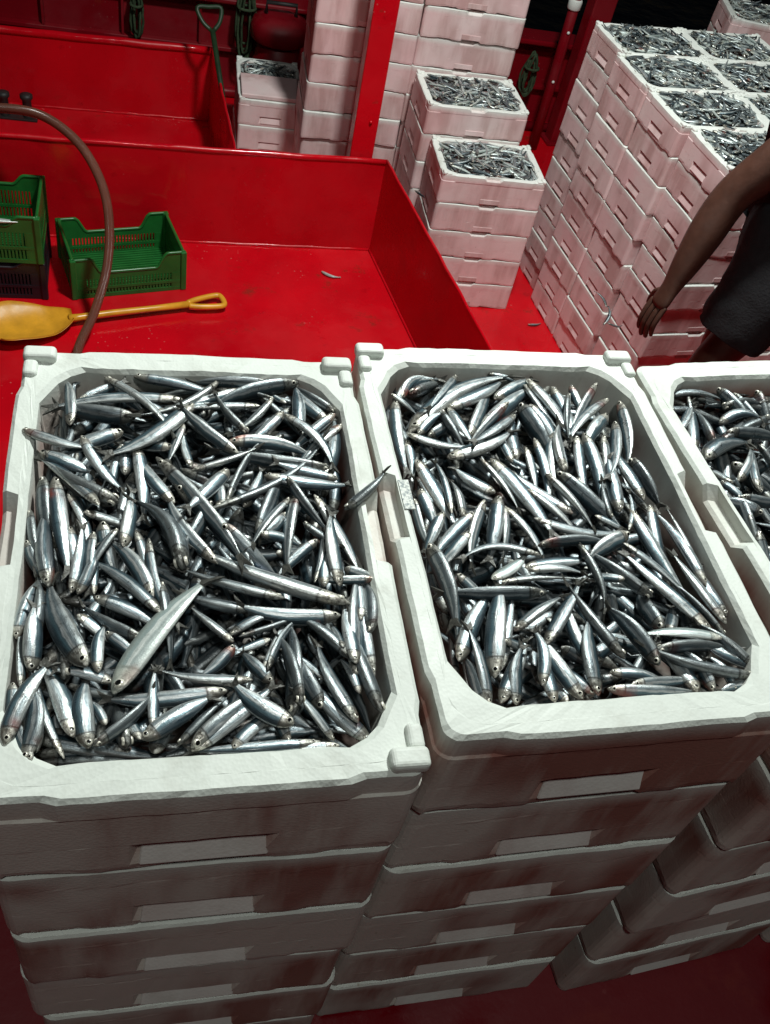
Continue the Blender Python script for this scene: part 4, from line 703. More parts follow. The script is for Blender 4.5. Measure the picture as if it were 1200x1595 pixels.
def skin_verts(P, D, N, hb, tk, deep=1.0, ph=PH, pk=PTk, ns=NS):
    q = np.arange(ns) / ns * 2 * np.pi
    c, s = np.cos(q), np.sin(q)
    # keeled belly: ventral side a little deeper
    dv_ = np.where(c < 0, 1.08 * deep, .92)
    V = P[:, None, :] + D[:, None, :] * (hb * ph[:, None] * (c * dv_)[None, :])[..., None] + N[:, None, :] * (tk * pk[:, None] * s[None, :])[..., None]
    return V
def skin_faces(nr, ns=NS):
    F = []
    for i in range(nr - 1):
        for j in range(ns):
            F.append((i * ns + j, (i + 1) * ns + j, (i + 1) * ns + (j + 1) % ns, i * ns + (j + 1) % ns))
    F.append(tuple(range(ns)))
    F.append(tuple(range((nr - 1) * ns, nr * ns))[::-1])
    return F
def skin_uv(F, pt, ns=NS):
    uv = []
    for f in F:
        js = [v % ns for v in f]
        wrap = len(f) == 4 and max(js) == ns - 1 and min(js) == 0
        for v in f:
            j = v % ns
            if wrap and j == 0: j = ns
            vv = j / ns
            uv.append((pt[v // ns], (vv + .5) % 1.0 if not wrap else (vv + .5 - 1.0)))
    return uv
FF = skin_faces(len(PT))
FUV = np.array(skin_uv(FF, PT), dtype=np.float32)
# v = .5 would be the belly after the half-turn shift: back is at v = 0/1 -> |2v-1| = 1
def skin_mesh(name, V, F, UV, tone, mat='fish'):
    me = bpy.data.meshes.new(name)
    me.from_pydata(V.reshape(-1, 3).tolist(), [], F)
    me.materials.append(M[mat])
    l = me.uv_layers.new(name='UVMap')
    l.data.foreach_set('uv', UV.ravel())
    at = me.attributes.new('tone', 'FLOAT', 'POINT')
    n = len(me.vertices)
    at.data.foreach_set('value', np.full(n, tone, dtype=np.float32) if np.isscalar(tone) else np.asarray(tone, dtype=np.float32))
    me.polygons.foreach_set('use_smooth', [True] * len(me.polygons))
    me.update()
    return me
def fin_geo(P, T, D, N, hb, L):
    p, t, d, n = P[-1] - T[-1] * L * .03, T[-1], D[-1], N[-1]
    a, b = .30 * hb, .95 * hb
    pts2 = [(0, a), (.035 * L, a * 1.25), (.14 * L, b), (.115 * L, b * .52), (.075 * L, 0), (.115 * L, -b * .52), (.14 * L, -b), (.035 * L, -a * 1.25), (0, -a)]
    V = []
    for s_ in (.0007, -.0007):
        for i, (u, v) in enumerate(pts2):
            V.append(p + t * u + d * v + n * (s_ * (2.2 if u < .05 * L else 1.0) + .0016 * math.sin(v / b * 2.5)))
    m = len(pts2)
    F = [(0, 1, 4, 7, 8), (1, 2, 3, 4), (4, 5, 6, 7)]
    F += [tuple(i + m for i in f)[::-1] for f in F]
    F += [((i + 1) % m, i, i + m, (i + 1) % m + m) for i in range(m)]
    return V, F
def eye_geo(P, T, D, N, hb, tk, side, big):
    i = 2
    t = .62
    p = P[i] * (1 - t) + P[i + 1] * t
    r = (.34 if big else .30) * hb
    d, n, tt = D[i], N[i] * side, T[i]
    c = p + d * hb * .10 + n * tk * .52
    V, F, mi = [], [], []
    K = 10
    for rr, hh in ((1.0, -.25), (1.0, .12), (.62, .34), (.60, .35), (.30, .42)):
        for j in range(K):
            q = 2 * math.pi * j / K
            V.append(c + tt * (rr * r * math.cos(q)) + d * (rr * r * math.sin(q)) + n * hh * r)
    for a in range(4):
        for j in range(K):
            f = (a * K + j, a * K + (j + 1) % K, (a + 1) * K + (j + 1) % K, (a + 1) * K + j)
            F.append(f if side > 0 else f[::-1])
            mi.append(0 if a < 2 else 1)
    f = tuple(range(4 * K, 5 * K))
    F.append(f if side > 0 else f[::-1])
    mi.append(1)
    return V, F, mi
SPECIAL = {
 (0, 58): ('big pale greenish fish with a huge dark eye lying across the left box', 'pale fish'),
 (0, 124): ('large blue-backed fish lying slantwise across the left box, head to the right', None),
 (0, 126): ('silver anchovy lying along the belly of the large blue-backed fish', None),
 (0, 24): ('fat black-backed fish curving beside the tail of the large blue-backed fish', None),
 (0, 108): ('bright anchovy whose tail meets the dark fish tail hanging over the rim between boxes', None),
 (0, 107): ('dark fish tail sticking up over the rim between the two full boxes', None),
 (0, 7): ('broad silver anchovy lying slantwise at the upper left of the left box', None),
 (0, 10): ('anchovy with its head resting on the left rim of the left box', None),
 (0, 0): ('anchovy with its snout against the far rim of the left box', None),
 (0, 74): ('straight anchovy pointing right below the eye of the pale fish, the upper of two', None),
 (0, 78): ('wide big-eyed silver fish by the front rim of the left box', None),
 (0, 113): ('dark fish bent like a bow in the middle of the left box', None),
 (0, 82): ('pale slim anchovy lying along the front rim of the left box', None),
 (0, 85): ('anchovy with its head nearest the front right corner of the left box', None),
 (0, 104): ('anchovy whose tail lies over the right rim of the left box', None),
 (1, 38): ('anchovy with a vivid blue patch on its back in the middle box', None),
 (1, 5): ('long silvery fish arched over at the upper left of the middle box', None),
 (1, 18): ('curved bright anchovy under the arched fish in the middle box', None),
 (1, 64): ('short anchovy with an orange-tinged head in the middle box', None),
 (1, 53): ('bright anchovy lying across the others near the right side of the middle box', None),
 (1, 46): ('anchovy lying nearly level, pointing at the one lying across the middle box', None),
 (1, 77): ('fish bowed like an eyebrow at the left of the middle box', None),
 (1, 91): ('dark fish with reddish torn side in the middle box', None),
 (1, 99): ('pale see-through anchovy lying level at the lower right of the middle box', None),
 (1, 117): ('anchovy standing upright against the middle of the front rim of the middle box', None),
 (1, 127): ('pale fish lying along the front rim at the right end of the middle box', None),
 (1, 90): ('thin dark fish crossing the bright one near the centre of the middle box', None),
 (2, 10): ('arched grey fish with a dark eye in the right box', None),
 (2, 0): ('anchovy lying along the far wall of the right box', None),
 (2, 19): ('bright level anchovy running out of the picture in the right box', None),
}
NTH = ['', 'second', 'third', 'fourth', 'fifth', 'sixth', 'seventh', 'eighth', 'ninth', 'tenth', 'eleventh', 'twelfth']
def describe():
    """a label for each fish from its colour, the way its head points and where in its box it lies"""
    rows = {}
    for i, r in enumerate(FISH[:300]):
        b = int(r[0])
        x0, y0, a = NEAR[b]
        mx, my = (r[1] + r[4]) / 2 - x0, (r[2] + r[5]) / 2 - y0
        u, v = (mx * math.cos(a) + my * math.sin(a)) / BW, (-mx * math.sin(a) + my * math.cos(a)) / BL
        col = 0 if u < .36 else (1 if u < .66 else 2)
        row = 0 if v > .70 else (1 if v > .36 else 2)
        zone = (('far left corner', 'far rim', 'far right corner'), ('left wall', 'middle', 'right wall'), ('front left corner', 'front rim', 'front right corner'))[row][col]
        dx, dy = r[1] - r[4], r[2] - r[5]
        head = ('right' if dx > 0 else 'left') if abs(dx) > abs(dy) else ('away' if dy > 0 else 'towards us')
        tone = 'dark-backed' if r[9] < .3 else 'silver'
        rows.setdefault((b, zone, head, tone), []).append((u, i))
    out = {}
    for (b, zone, head, tone), L_ in rows.items():
        L_.sort()
        for k, (u, i) in enumerate(L_):
            pos = '' if len(L_) == 1 else ('leftmost ' if k == 0 else ('rightmost ' if k == len(L_) - 1 else NTH[k] + '-from-left '))
            at = 'in the middle' if zone == 'middle' else 'by the ' + zone
            out[i] = (f'{pos}{tone} anchovy {at} of the {("left", "middle", "right")[b]} box, head {head}', f'{tone} anchovies in the {("left", "middle", "right")[b]} near box')
    return out
LAB = describe()
MAXI = 300
heapV, heapF, heapUV, heapT = [], [], [], []
heapn = 0
def heap_add(V, F, UV, tone):
    global heapn
    V = V.reshape(-1, 3)
    heapV.append(V)
    heapF.extend([tuple(i + heapn for i in f) for f in F])
    heapUV.append(UV)
    heapT.append(np.full(len(V), tone, dtype=np.float32))
    heapn += len(V)
for rank, rec in enumerate(FISH):
    b, ax, ay, az, bx, by, bz, bend, hw, tone, idx = rec
    b, idx = int(b), int(idx)
    A, B = np.array([ax, ay, az]), np.array([bx, by, bz])
    L = float(np.linalg.norm(B - A))
    rr = random.Random(1000 * b + idx)
    pale = tone > .85
    if tone < .3:
        roll = R(rr.uniform(48, 82)); hb = hw / .84
    else:
        roll = R(rr.uniform(-8, 52)); hb = hw * 1.03
    tk = hb * (.60 if not pale else .42)
    flip = rr.choice((-1, 1))
    deep = 1.0
    if (b, idx) == (0, 58): flip, roll, deep = 1, R(24), 1.05
    if (b, idx) in ((0, 124), (1, 38)): flip, roll = -1, R(48)
    if L < 3.2 * hw * 2:       # foreshortened or part-hidden: body dips into the heap at the tail end
        ext = 6.2 * hw * 2
        dirv = (B - A) / L
        dip = rr.uniform(.35, .6)
        B = A + dirv * L + np.array([dirv[0] * .5, dirv[1] * .5, -dip]) * (ext - L) * .55
        L = float(np.linalg.norm(B - A))
    if abs(bend) < .0004 and not pale: bend = rr.uniform(-1, 1) * .055 * L
    P, T, D, N = frame(A, B, bend, roll, flip, rr.uniform(-.002, .004))
    V = skin_verts(P, D, N, hb, tk, deep)
    if rank >= MAXI:
        heap_add(V, FF, FUV, tone)
        continue
    c = P.mean(0)
    lab, grp = LAB[rank]
    sp = SPECIAL.get((b, idx))
    if sp: lab = sp[0]
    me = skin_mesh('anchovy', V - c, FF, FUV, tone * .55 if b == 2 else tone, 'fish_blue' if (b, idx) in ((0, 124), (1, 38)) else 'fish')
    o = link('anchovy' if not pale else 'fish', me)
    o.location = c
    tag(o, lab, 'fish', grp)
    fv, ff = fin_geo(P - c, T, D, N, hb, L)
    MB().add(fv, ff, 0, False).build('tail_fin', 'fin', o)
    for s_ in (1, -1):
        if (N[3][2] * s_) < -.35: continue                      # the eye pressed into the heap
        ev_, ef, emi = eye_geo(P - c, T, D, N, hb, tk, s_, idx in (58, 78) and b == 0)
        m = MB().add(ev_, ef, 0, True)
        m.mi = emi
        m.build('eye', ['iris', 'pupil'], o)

# fish lying deeper in the three near boxes: too many to tell apart
PT2 = np.array([0, .05, .15, .3, .5, .7, .87, .95, 1.0])
PH2 = np.array([.12, .5, .83, .98, .98, .75, .38, .28, .75])
PK2 = np.array([.12, .55, .82, .93, .92, .68, .33, .2, .05])
F2 = skin_faces(len(PT2), 8)
UV2 = np.array(skin_uv(F2, PT2, 8), dtype=np.float32)
PT3 = np.array([0, .1, .35, .65, .9, 1.0])
PH3 = np.array([.15, .7, 1.0, .85, .3, .7])
PK3 = np.array([.15, .7, .95, .75, .25, .05])
F3 = skin_faces(len(PT3), 6)
UV3 = np.array(skin_uv(F3, PT3, 6), dtype=np.float32)
def loose_fish(x, y, z, ang, L, tone, roll, tilt, bend, lod=2):
    pt, ph, pk, f, uv, ns = (PT2, PH2, PK2, F2, UV2, 8) if lod == 2 else (PT3, PH3, PK3, F3, UV3, 6)
    d = np.array([math.cos(ang) * math.cos(tilt), math.sin(ang) * math.cos(tilt), math.sin(tilt)]) * L / 2
    c = np.array([x, y, z])
    P, T, D, N = frame(c - d, c + d, bend, roll, 1 if random.random() < .5 else -1, 0, pt)
    hb = L * random.uniform(.080, .095)
    heap_add(skin_verts(P, D, N, hb, hb * .6, 1.0, ph, pk, ns), f, uv, tone)
for bi, (x0, y0, a) in enumerate(NEAR):
    for i in range(430):
        u, v = random.uniform(.048, BW - .048), random.uniform(.052, BL - .048)
        x = x0 + math.cos(a) * u - math.sin(a) * v
        y = y0 + math.sin(a) * u + math.cos(a) * v
        base = RIM - .046 + (.010 if bi == 0 else 0) + (.010 if v > BL - .10 else 0)
        # keep the fish inside the walls
        ang = random.uniform(0, 6.283)
        L = random.uniform(.085, .12)
        for _ in range(12):
            eu = u + math.cos(ang - a) * L / 2; ev2 = v + math.sin(ang - a) * L / 2
            fu = u - math.cos(ang - a) * L / 2; fv2 = v - math.sin(ang - a) * L / 2
            if min(eu, fu) > .042 and max(eu, fu) < BW - .042 and min(ev2, fv2) > .042 and max(ev2, fv2) < BL - .042: break
            ang = random.uniform(0, 6.283)
        else:
            continue
        loose_fish(x, y, base + (random.uniform(-.012, .010) if i < 230 else random.uniform(-.030, -.012)), ang, L, max(.02, random.gauss(.15, .13)), R(random.uniform(0, 80)), R(random.uniform(-10, 10)), random.uniform(-.012, .012))
# open boxes farther back
for (x0, y0, z0, a, sc) in OPEN:
    lid = abs(x0 - .725) < .01
    for i in range(270):
        u, v = random.uniform(-.170, .170), random.uniform(-.255, .255)
        if lid and v < .02: continue
        x = x0 + sc * (math.cos(a) * u - math.sin(a) * v)
        y = y0 + sc * (math.sin(a) * u + math.cos(a) * v)
        L = random.uniform(.095, .135)
        h = .004 + .026 * (1 - (u / .20) ** 2) * (1 - (v / .29) ** 2)
        for _ in range(10):
            ang = random.gauss(random.choice((0, 1.6)), .9)
            eu, fu = u + math.cos(ang - a) * L / 2, u - math.cos(ang - a) * L / 2
            ev2, fv2 = v + math.sin(ang - a) * L / 2, v - math.sin(ang - a) * L / 2
            if max(abs(eu), abs(fu)) < .186 and max(abs(ev2), abs(fv2)) < .272: break
        else:
            continue
        loose_fish(x, y, z0 + .138 * sc + h + random.uniform(-.012, .016), ang, L, random.choice((.9, .93, .88, .6, .7, .12, .2, .05)), R(random.uniform(-25, 55)), R(random.uniform(-14, 14)), random.uniform(-.014, .014), 3)
# a few strays: hanging from the seams of the stacks and fallen on the deck
for (x, y, z, ang, tl) in ((2.31, 3.32, .56, 1.2, .5), (2.33, 3.24, .57, .3, -.3), (2.29, 3.40, .60, 2.0, .2), (1.48, 4.30, .58, .6, -.6)):
    loose_fish(x, y, z, ang, .11, .1, .2, tl, .02)
loose_fish(1.06, 4.30, .012, -.4, .12, .97, .1, 0, .018)
loose_fish(2.25, 3.95, .012, .2, .09, .8, .1, 0, .01)
me = skin_mesh('anchovy_heap', np.concatenate(heapV), heapF, np.concatenate(heapUV), np.concatenate(heapT))
o = link('anchovy_heap', me)
tag(o, 'the countless smaller anchovies filling the foam boxes underneath and farther back', 'fish', None, 'stuff')

# ------------------------------------------------------------------ green and black plastic crates
def crate(loc, rz, label, mat, W=.58, D=.38, H=.235, dip=.085, slots=True, group='plastic fish crates'):
    root = empty('plastic_crate', loc, rz)
    tag(root, label, 'crate', group)
    t = .010
    def prof(x, w, long):
        a = abs(x) / w
        if not long: return H
        e = (a - .25) / .10
        e = min(1, max(0, e)); e = e * e * (3 - 2 * e)
        return H - dip * (1 - e)
    def side(name, w, long, mat_):
        m = MB()
        n = 30
        lowz = H - dip - .035 if long else H - .085
        # solid upper band with its dipped edge
        for i in range(n):
            xa, xb = -w / 2 + w * i / n, -w / 2 + w * (i + 1) / n
            za, zb = prof(xa, w, long), prof(xb, w, long)
            m.add([(xa, -t / 2, lowz), (xb, -t / 2, lowz), (xb, -t / 2, zb), (xa, -t / 2, za), (xa, t / 2, lowz), (xb, t / 2, lowz), (xb, t / 2, zb), (xa, t / 2, za)],
                  [(0, 1, 2, 3), (7, 6, 5, 4), (3, 2, 6, 7), (4, 5, 1, 0)])
        o_ = m.build(name, mat, root)
        o_.matrix_local = mat_
        # rolled rim
        r_ = MB().tube([(-w / 2 + w * i / 40, 0, prof(-w / 2 + w * i / 40, w, long)) for i in range(41)], .009, 8).build('rim', mat, o_)
        # two rows of uprights between rails
        b = MB()
        z0 = .0
        zz = [z0 + .022, (z0 + lowz) / 2, lowz]
        b.box((-w / 2, -t / 2 - .002, 0), (w / 2, t / 2 + .002, zz[0]))
        b.box((-w / 2, -t / 2 - .002, zz[1] - .008), (w / 2, t / 2 + .002, zz[1] + .008))
        k = int(w / .017)
        for i in range(k):
            x = -w / 2 + w * (i + .5) / k
            for q in (0, 1):
                b.box((x - .0048, -t / 2, zz[q] + (.008 if q else 0)), (x + .0048, t / 2, zz[q + 1] - (.008 if q == 0 else 0)))
        b.box((-w / 2, -t / 2 - .001, 0), (-w * .40, t / 2 + .001, lowz))
        b.box((w * .40, -t / 2 - .001, 0), (w / 2, t / 2 + .001, lowz))
        tag(b.build('slats', mat, o_), kind='stuff')
    T = Matrix.Translation
    side('long_side', W, True, T((0, -D / 2, 0)))
    side('long_side', W, True, T((0, D / 2, 0)))
    side('short_side', D, False, T((-W / 2, 0, 0)) @ Matrix.Rotation(R(90), 4, 'Z'))
    side('short_side', D, False, T((W / 2, 0, 0)) @ Matrix.Rotation(R(90), 4, 'Z'))
    m = MB()
    for i in range(18):
        y = -D / 2 + D * (i + .5) / 18
        m.box((-W / 2, y - .007, .004), (W / 2, y + .007, .014))
    tag(m.build('floor_slats', mat, root), kind='stuff')
    for sx in (-1, 1):
        for sy in (-1, 1):
            MB().box((sx * W / 2 - .016, sy * D / 2 - .016, 0), (sx * W / 2 + .016, sy * D / 2 + .016, H + .004)).build('corner_post', mat, root, bevel=.006)
    return root
crate((-.125, 4.18, .002), R(15.5), 'open green plastic crate with a dipped side, on the red deck', 'green')
crate((-.80, 4.08, .002), R(3), 'black plastic crate under the green one at the left edge', 'black', H=.215, dip=.03)
crate((-.80, 4.08, .222), R(2), 'green plastic crate stacked on the black one', 'green', H=.26, dip=.05)
A0, B0 = np.array([-.78, 3.885, .46]), np.array([-.57, 3.90, .455])
P, T, D, N = frame(A0, B0, .0, R(10), 1)
me = skin_mesh('anchovy', skin_verts(P, D, N, .017, .011) - P.mean(0), FF, FUV, .96)
o = link('anchovy', me)
o.location = P.mean(0)
tag(o, 'whitish fish lying on the edge of the stacked green crate', 'fish')

# ------------------------------------------------------------------ yellow shovel on the deck
root = empty('plastic_shovel', (0, 0, 0))
tag(root, 'yellow plastic shovel lying on the red deck', 'shovel')
hA, hB = Vector((-.315, 3.70, .05)), Vector((.235, 3.875, .045))
dr = (hB - hA).normalized()
pr_ = Vector((-dr.y, dr.x, 0))
MB().tube([hA - dr * .05, hA, hA.lerp(hB, .3) + Vector((0, 0, .004)), hA.lerp(hB, .7), hB], [.022, .0185, .0165, .0165, .019], 14).build('handle', 'yellow', root)
g = []
for u, v in ((0, -.012), (.05, -.030), (.13, -.045), (.180, -.046), (.195, -.024), (.195, .024), (.180, .046), (.13, .045), (.05, .030), (0, .012)):
    g.append(hB + dr * u + pr_ * v)
MB().tube(smooth_path(g, 5), .0155, 10).build('grip', 'yellow', root)
# dished blade
m = MB()
nu, nv = 22, 16
V = []
for lay in (0, 1):
    for i in range(nu + 1):
        u = i / nu
        wid = .155 * (math.sin(math.pi * min(1, u * 1.15 + .05) * .5) ** .55) * (1 if u < .8 else 1 - .14 * ((u - .8) / .2) ** 2)
        for j in range(nv + 1):
            v = -1 + 2 * j / nv
            dish = .070 * (v * v) ** 1.1 * min(1, .25 + u) + .045 * max(0, 1 - u * 3.2) ** 1.4
            p = hA - dr * (.03 + .37 * u) + pr_ * (wid * v)
            p.z = .012 + dish + (.006 if lay == 0 else 0)
            V.append(p)
n1 = (nu + 1) * (nv + 1)
F = []
for i in range(nu):
    for j in range(nv):
        a = i * (nv + 1) + j
        F.append((a, a + 1, a + nv + 2, a + nv + 1))
        F.append((n1 + a + nv + 1, n1 + a + nv + 2, n1 + a + 1, n1 + a))
edge = [i * (nv + 1) for i in range(nu + 1)] + [nu * (nv + 1) + j for j in range(1, nv + 1)] + [i * (nv + 1) + nv for i in range(nu - 1, -1, -1)] + [j for j in range(nv - 1, 0, -1)]
for a, b in zip(edge, edge[1:] + edge[:1]):
    F.append((a, n1 + a, n1 + b, b))
m.add(V, F, 0, True).build('blade', 'yellow', root)

# ------------------------------------------------------------------ brown hose
HP = [(-.02, 2.55, .02), (-.17, 2.95, .03), (-.30, 3.36, .05), (-.225, 3.60, .17), (-.165, 3.72, .36), (-.155, 3.83, .56), (-.20, 3.95, .70), (-.31, 4.08, .81), (-.49, 4.22, .85), (-.72, 4.34, .80), (-.98, 4.46, .72), (-1.2, 4.62, .55), (-1.35, 4.9, .3), (-1.4, 5.3, .04)]
pts = smooth_path(HP, 10)
m = MB().tube(pts, .0225, 14)
me = m.mesh('hose', 'hose')
l = me.uv_layers.new(name='UVMap')
ln = [0.0]
for a, b in zip(pts, pts[1:]): ln.append(ln[-1] + float(np.linalg.norm(np.array(b) - np.array(a))))
for poly in me.polygons:
    for li in poly.loop_indices:
        vi = me.loops[li].vertex_index
        l.data[li].uv = (ln[vi // 14], (vi % 14) / 14)
o = link('hose', me)
tag(o, 'ribbed brown hose arching over the green crate and the pen wall', 'hose')

# ------------------------------------------------------------------ leaning dark green shovel
root = empty('leaning_shovel', (0, 0, 0))
tag(root, 'dark green shovel with a D grip leaning behind the far pen wall', 'shovel')
a, b = Vector((.53, 5.15, .03)), Vector((.36, 5.75, .72))
dr = (b - a).normalized()
sd = dr.cross(Vector((0, 0, 1))).normalized()
MB().tube([a, a.lerp(b, .5), b], .017, 10).build('handle', 'dgreen', root)
g = [b + dr * u + sd * v for u, v in ((0, -.01), (.05, -.055), (.13, -.075), (.135, 0), (.13, .075), (.05, .055), (0, .01))]
MB().tube(smooth_path(g, 4), .014, 8).build('grip', 'dgreen', root)
m = MB()
m.box((-.09, -.006, -.20), (.09, .006, .02), mat=Matrix.Translation(a) @ Matrix.Rotation(math.atan2(dr.y, dr.z) * -1, 4, 'X'))
m.build('blade', 'dgreen', root, bevel=.004)

# ------------------------------------------------------------------ rope coils, red drum, dark fittings on the bulwark
def rope_coil(loc, h, wdt, n, label, seed, tilt=0.0):
    rr = random.Random(seed)
    root = empty('rope_coil', loc, tilt)
    tag(root, label, 'rope', 'green ropes hung up')
    for i in range(n):
        w_ = wdt * rr.uniform(.35, 1.0)
        hh = h * rr.uniform(.82, 1.05)
        y = rr.uniform(-.03, .03)
        P = []
        for k in range(26):
            q = 2 * math.pi * k / 26
            P.append((w_ * math.sin(q) * (.55 + .45 * (1 - math.cos(q)) / 2) + rr.uniform(-.003, .003), y + .02 * math.sin(q * 2 + i), -hh * (1 - math.cos(q)) / 2))
        MB().tube(P, .0085, 6, closed=True).build('loop', 'rope', root)
    MB().tube([(wdt * .7 * math.cos(q), -.02 + .045 * math.sin(q), -h * .33) for q in [i * .63 for i in range(10)]], .010, 6, closed=True).build('lashing', 'rope', root)
    return root
rope_coil((-.125, 6.46, .66), .36, .055, 5, 'green rope coil hanging on the red bulwark at the upper left', 3)
rope_coil((.60, 6.42, .80), .52, .085, 8, 'thick green rope bundle hanging beside the red drum', 5)
rope_coil((2.70, 6.44, .57), .30, .075, 6, 'dark green rope coil low on the bulwark, between tall stack and pipe', 8)
root = empty('winch_drum', (.83, 6.36, .0))
tag(root, 'dark red ribbed drum standing behind the low box stack', 'drum')
MB().lathe([(.165, 0), (.170, .02), (.170, .05), (.158, .06), (.158, .30), (.172, .315), (.172, .345), (.158, .36), (.156, .46), (.12, .47)], 32).build('barrel', 'red_dark', root)
MB().lathe([(.19, .475), (.20, .485), (.20, .56), (.18, .60), (.10, .63)], 32).build('flange', 'red_dark', root)
MB().tube([(-.10, 0, .62), (-.10, 0, .70), (.10, 0, .70), (.10, 0, .62)], .014, 8).build('handle', 'dark', root)
root = empty('deck_fitting', (-.86, 5.80, 0))
tag(root, 'pair of small dark iron bollards by the far pen wall', 'bollards')
for x in (-.07, .07):
    MB().lathe([(.035, 0), (.030, .02), (.028, .12), (.040, .135), (.040, .155), (.02, .165)], 14, mat=Matrix.Translation((x, 0, 0))).build('bollard', 'dark', root)
MB().box((-.13, -.05, 0), (.13, .05, .014)).build('base_plate', 'dark', root, bevel=.003)

# ------------------------------------------------------------------ the person at the right, seen from arm to thigh
def skin_body(name, verts, edges, radii, rootv, mat, parent=None, sub=2):
    me = bpy.data.meshes.new(name)
    me.from_pydata([tuple(v) for v in verts], edges, [])
    o = bpy.data.objects.new(name, me)
    COL.objects.link(o)
    sk = o.modifiers.new('skin', 'SKIN')
    lay = me.skin_vertices[0] if me.skin_vertices else None
    if lay is None:
        bm = bmesh.new(); bm.from_mesh(me)
        bm.verts.layers.skin.verify()
        bm.to_mesh(me); bm.free()
        lay = me.skin_vertices[0]
    for i, r_ in enumerate(radii):
        lay.data[i].radius = r_ if isinstance(r_, tuple) else (r_, r_)
        lay.data[i].use_root = (i == rootv)
    sk.use_smooth_shade = True
    ss = o.modifiers.new('sub', 'SUBSURF')
    ss.levels = ss.render_levels = sub
    dg = bpy.context.evaluated_depsgraph_get()
    ev = o.evaluated_get(dg)
    me2 = bpy.data.meshes.new_from_object(ev)
    bpy.data.objects.remove(o)
    me2.materials.clear()
    me2.materials.append(M[mat])
    for p_ in me2.polygons: p_.use_smooth = True
    return link(name, me2, parent)
V = Vector
SH = .80      # step the person stands on
pel, chest = V((2.20, 2.10, 1.80)), V((2.08, 2.12, 2.12))
body = []; rad = []; edg = []
def bv(p, r_, par=None):
    body.append(V(p)); rad.append(r_)
    if par is not None: edg.append((par, len(body) - 1))
    return len(body) - 1
i_p = bv(pel, (.15, .12))
i_w = bv(pel.lerp(chest, .5), (.14, .11), i_p)
i_c = bv(chest, (.16, .12), i_w)
i_n = bv((2.06, 2.13, 2.33), .06, i_c)
i_h1 = bv((2.02, 2.13, 2.42), .075, i_n)
i_h2 = bv((1.995, 2.13, 2.51), (.085, .095), i_h1)
i_h3 = bv((1.99, 2.13, 2.585), (.07, .08), i_h2)
# near arm (hangs down in front), far arm
def arm(sh, el, wr, par):
    a = bv(sh, .086, par)
    b = bv(V(sh).lerp(V(el), .5), .073, a)
    c = bv(el, .060, b)
    d = bv(V(el).lerp(V(wr), .35), .062, c)
    e = bv(V(el).lerp(V(wr), .75), .046, d)
    f = bv(wr, (.034, .027), e)
    return f
WR = V((1.702, 1.965, 1.660))
f1 = arm((2.00, 2.02, 2.235), (1.805, 2.05, 1.945), WR, i_c)
f2 = arm((2.12, 2.31, 2.225), (2.36, 2.40, 2.02), (2.52, 2.50, 1.80), i_c)
def leg(hip, kn, an, toe, par):
    a = bv(hip, .10, par)
    b = bv(V(hip).lerp(V(kn), .5), .085, a)
    c = bv(kn, .060, b)
    d = bv(V(kn).lerp(V(an), .35), .058, c)
    e = bv(an, .038, d)
    bv(V(an).lerp(V(toe), .5) - V((0, 0, .03)), (.042, .034), e)
    bv(toe, (.036, .022), len(body) - 1)
leg((2.16, 2.01, 1.72), (1.955, 1.97, 1.32), (2.08, 1.98, .88), (1.86, 1.97, .826), i_p)
leg((2.26, 2.20, 1.70), (2.14, 2.21, 1.30), (2.26, 2.21, .88), (2.04, 2.20, .826), i_p)
# hands: palm and five separate fingers each
def hand(wi, wr, fdir, side, nrm, sc=1.0, curl=.25):
    fdir, side, nrm = V(fdir).normalized(), V(side).normalized(), V(nrm).normalized()
    pm = bv(V(wr) + fdir * .035 * sc, (.042 * sc, .021 * sc), wi)
    pk = bv(V(wr) + fdir * .075 * sc, (.043 * sc, .018 * sc), pm)
    return pm, pk, fdir, side, nrm
fd, sd_, nm_ = V((-.36, -.18, -.92)), V((.25, -.93, .10)), V((-.90, -.25, .36))
h1 = hand(f1, WR, fd, sd_, nm_)
fd2 = V((.5, .35, -.75))
h2 = hand(f2, (2.52, 2.50, 1.80), fd2, (.6, -.8, .1), (.7, .5, .6))
person = skin_body('person', body, edg, rad, 0, 'skin', None, 2)
tag(person, 'person in grey shorts and dark top, bare arm hanging by the pink-lit block', 'person')
def fingers(wr, h, parent):
    pm, pk, fdir, side, nrm = h
    side = (side - fdir * side.dot(fdir)).normalized()
    nrm = side.cross(fdir).normalized()
    base = V(wr) + fdir * .070
    for off, ln, r_ in ((-.030, .080, .0098), (-.010, .094, .0104), (.011, .089, .0101), (.031, .070, .0088)):
        p0 = base + side * off - fdir * .02
        p1 = base + side * off * 1.05 + fdir * .022
        p2 = p1 + (fdir * .95 + nrm * .16).normalized() * ln * .42
        p3 = p2 + (fdir * .86 + nrm * .42).normalized() * ln * .33
        p4 = p3 + (fdir * .70 + nrm * .62).normalized() * ln * .25
        skin_body('finger', [p0, p1, p2, p3, p4], [(0, 1), (1, 2), (2, 3), (3, 4)], [r_ * 1.05, r_ * 1.08, r_, r_ * .92, r_ * .75], 0, 'skin', parent, 2)
    t0 = V(wr) + fdir * .020 - side * .022
    t1 = t0 + (fdir * .55 - side * .80 + nrm * .25).normalized() * .032
    t2 = t1 + (fdir * .85 - side * .35 + nrm * .35).normalized() * .032
    t3 = t2 + (fdir * .95 + nrm * .30).normalized() * .024
    skin_body('thumb', [t0, t1, t2, t3], [(0, 1), (1, 2), (2, 3)], [.013, .0125, .0105, .008], 0, 'skin', parent, 2)
fingers(WR, h1, person)
fingers((2.52, 2.50, 1.80), h2, person)
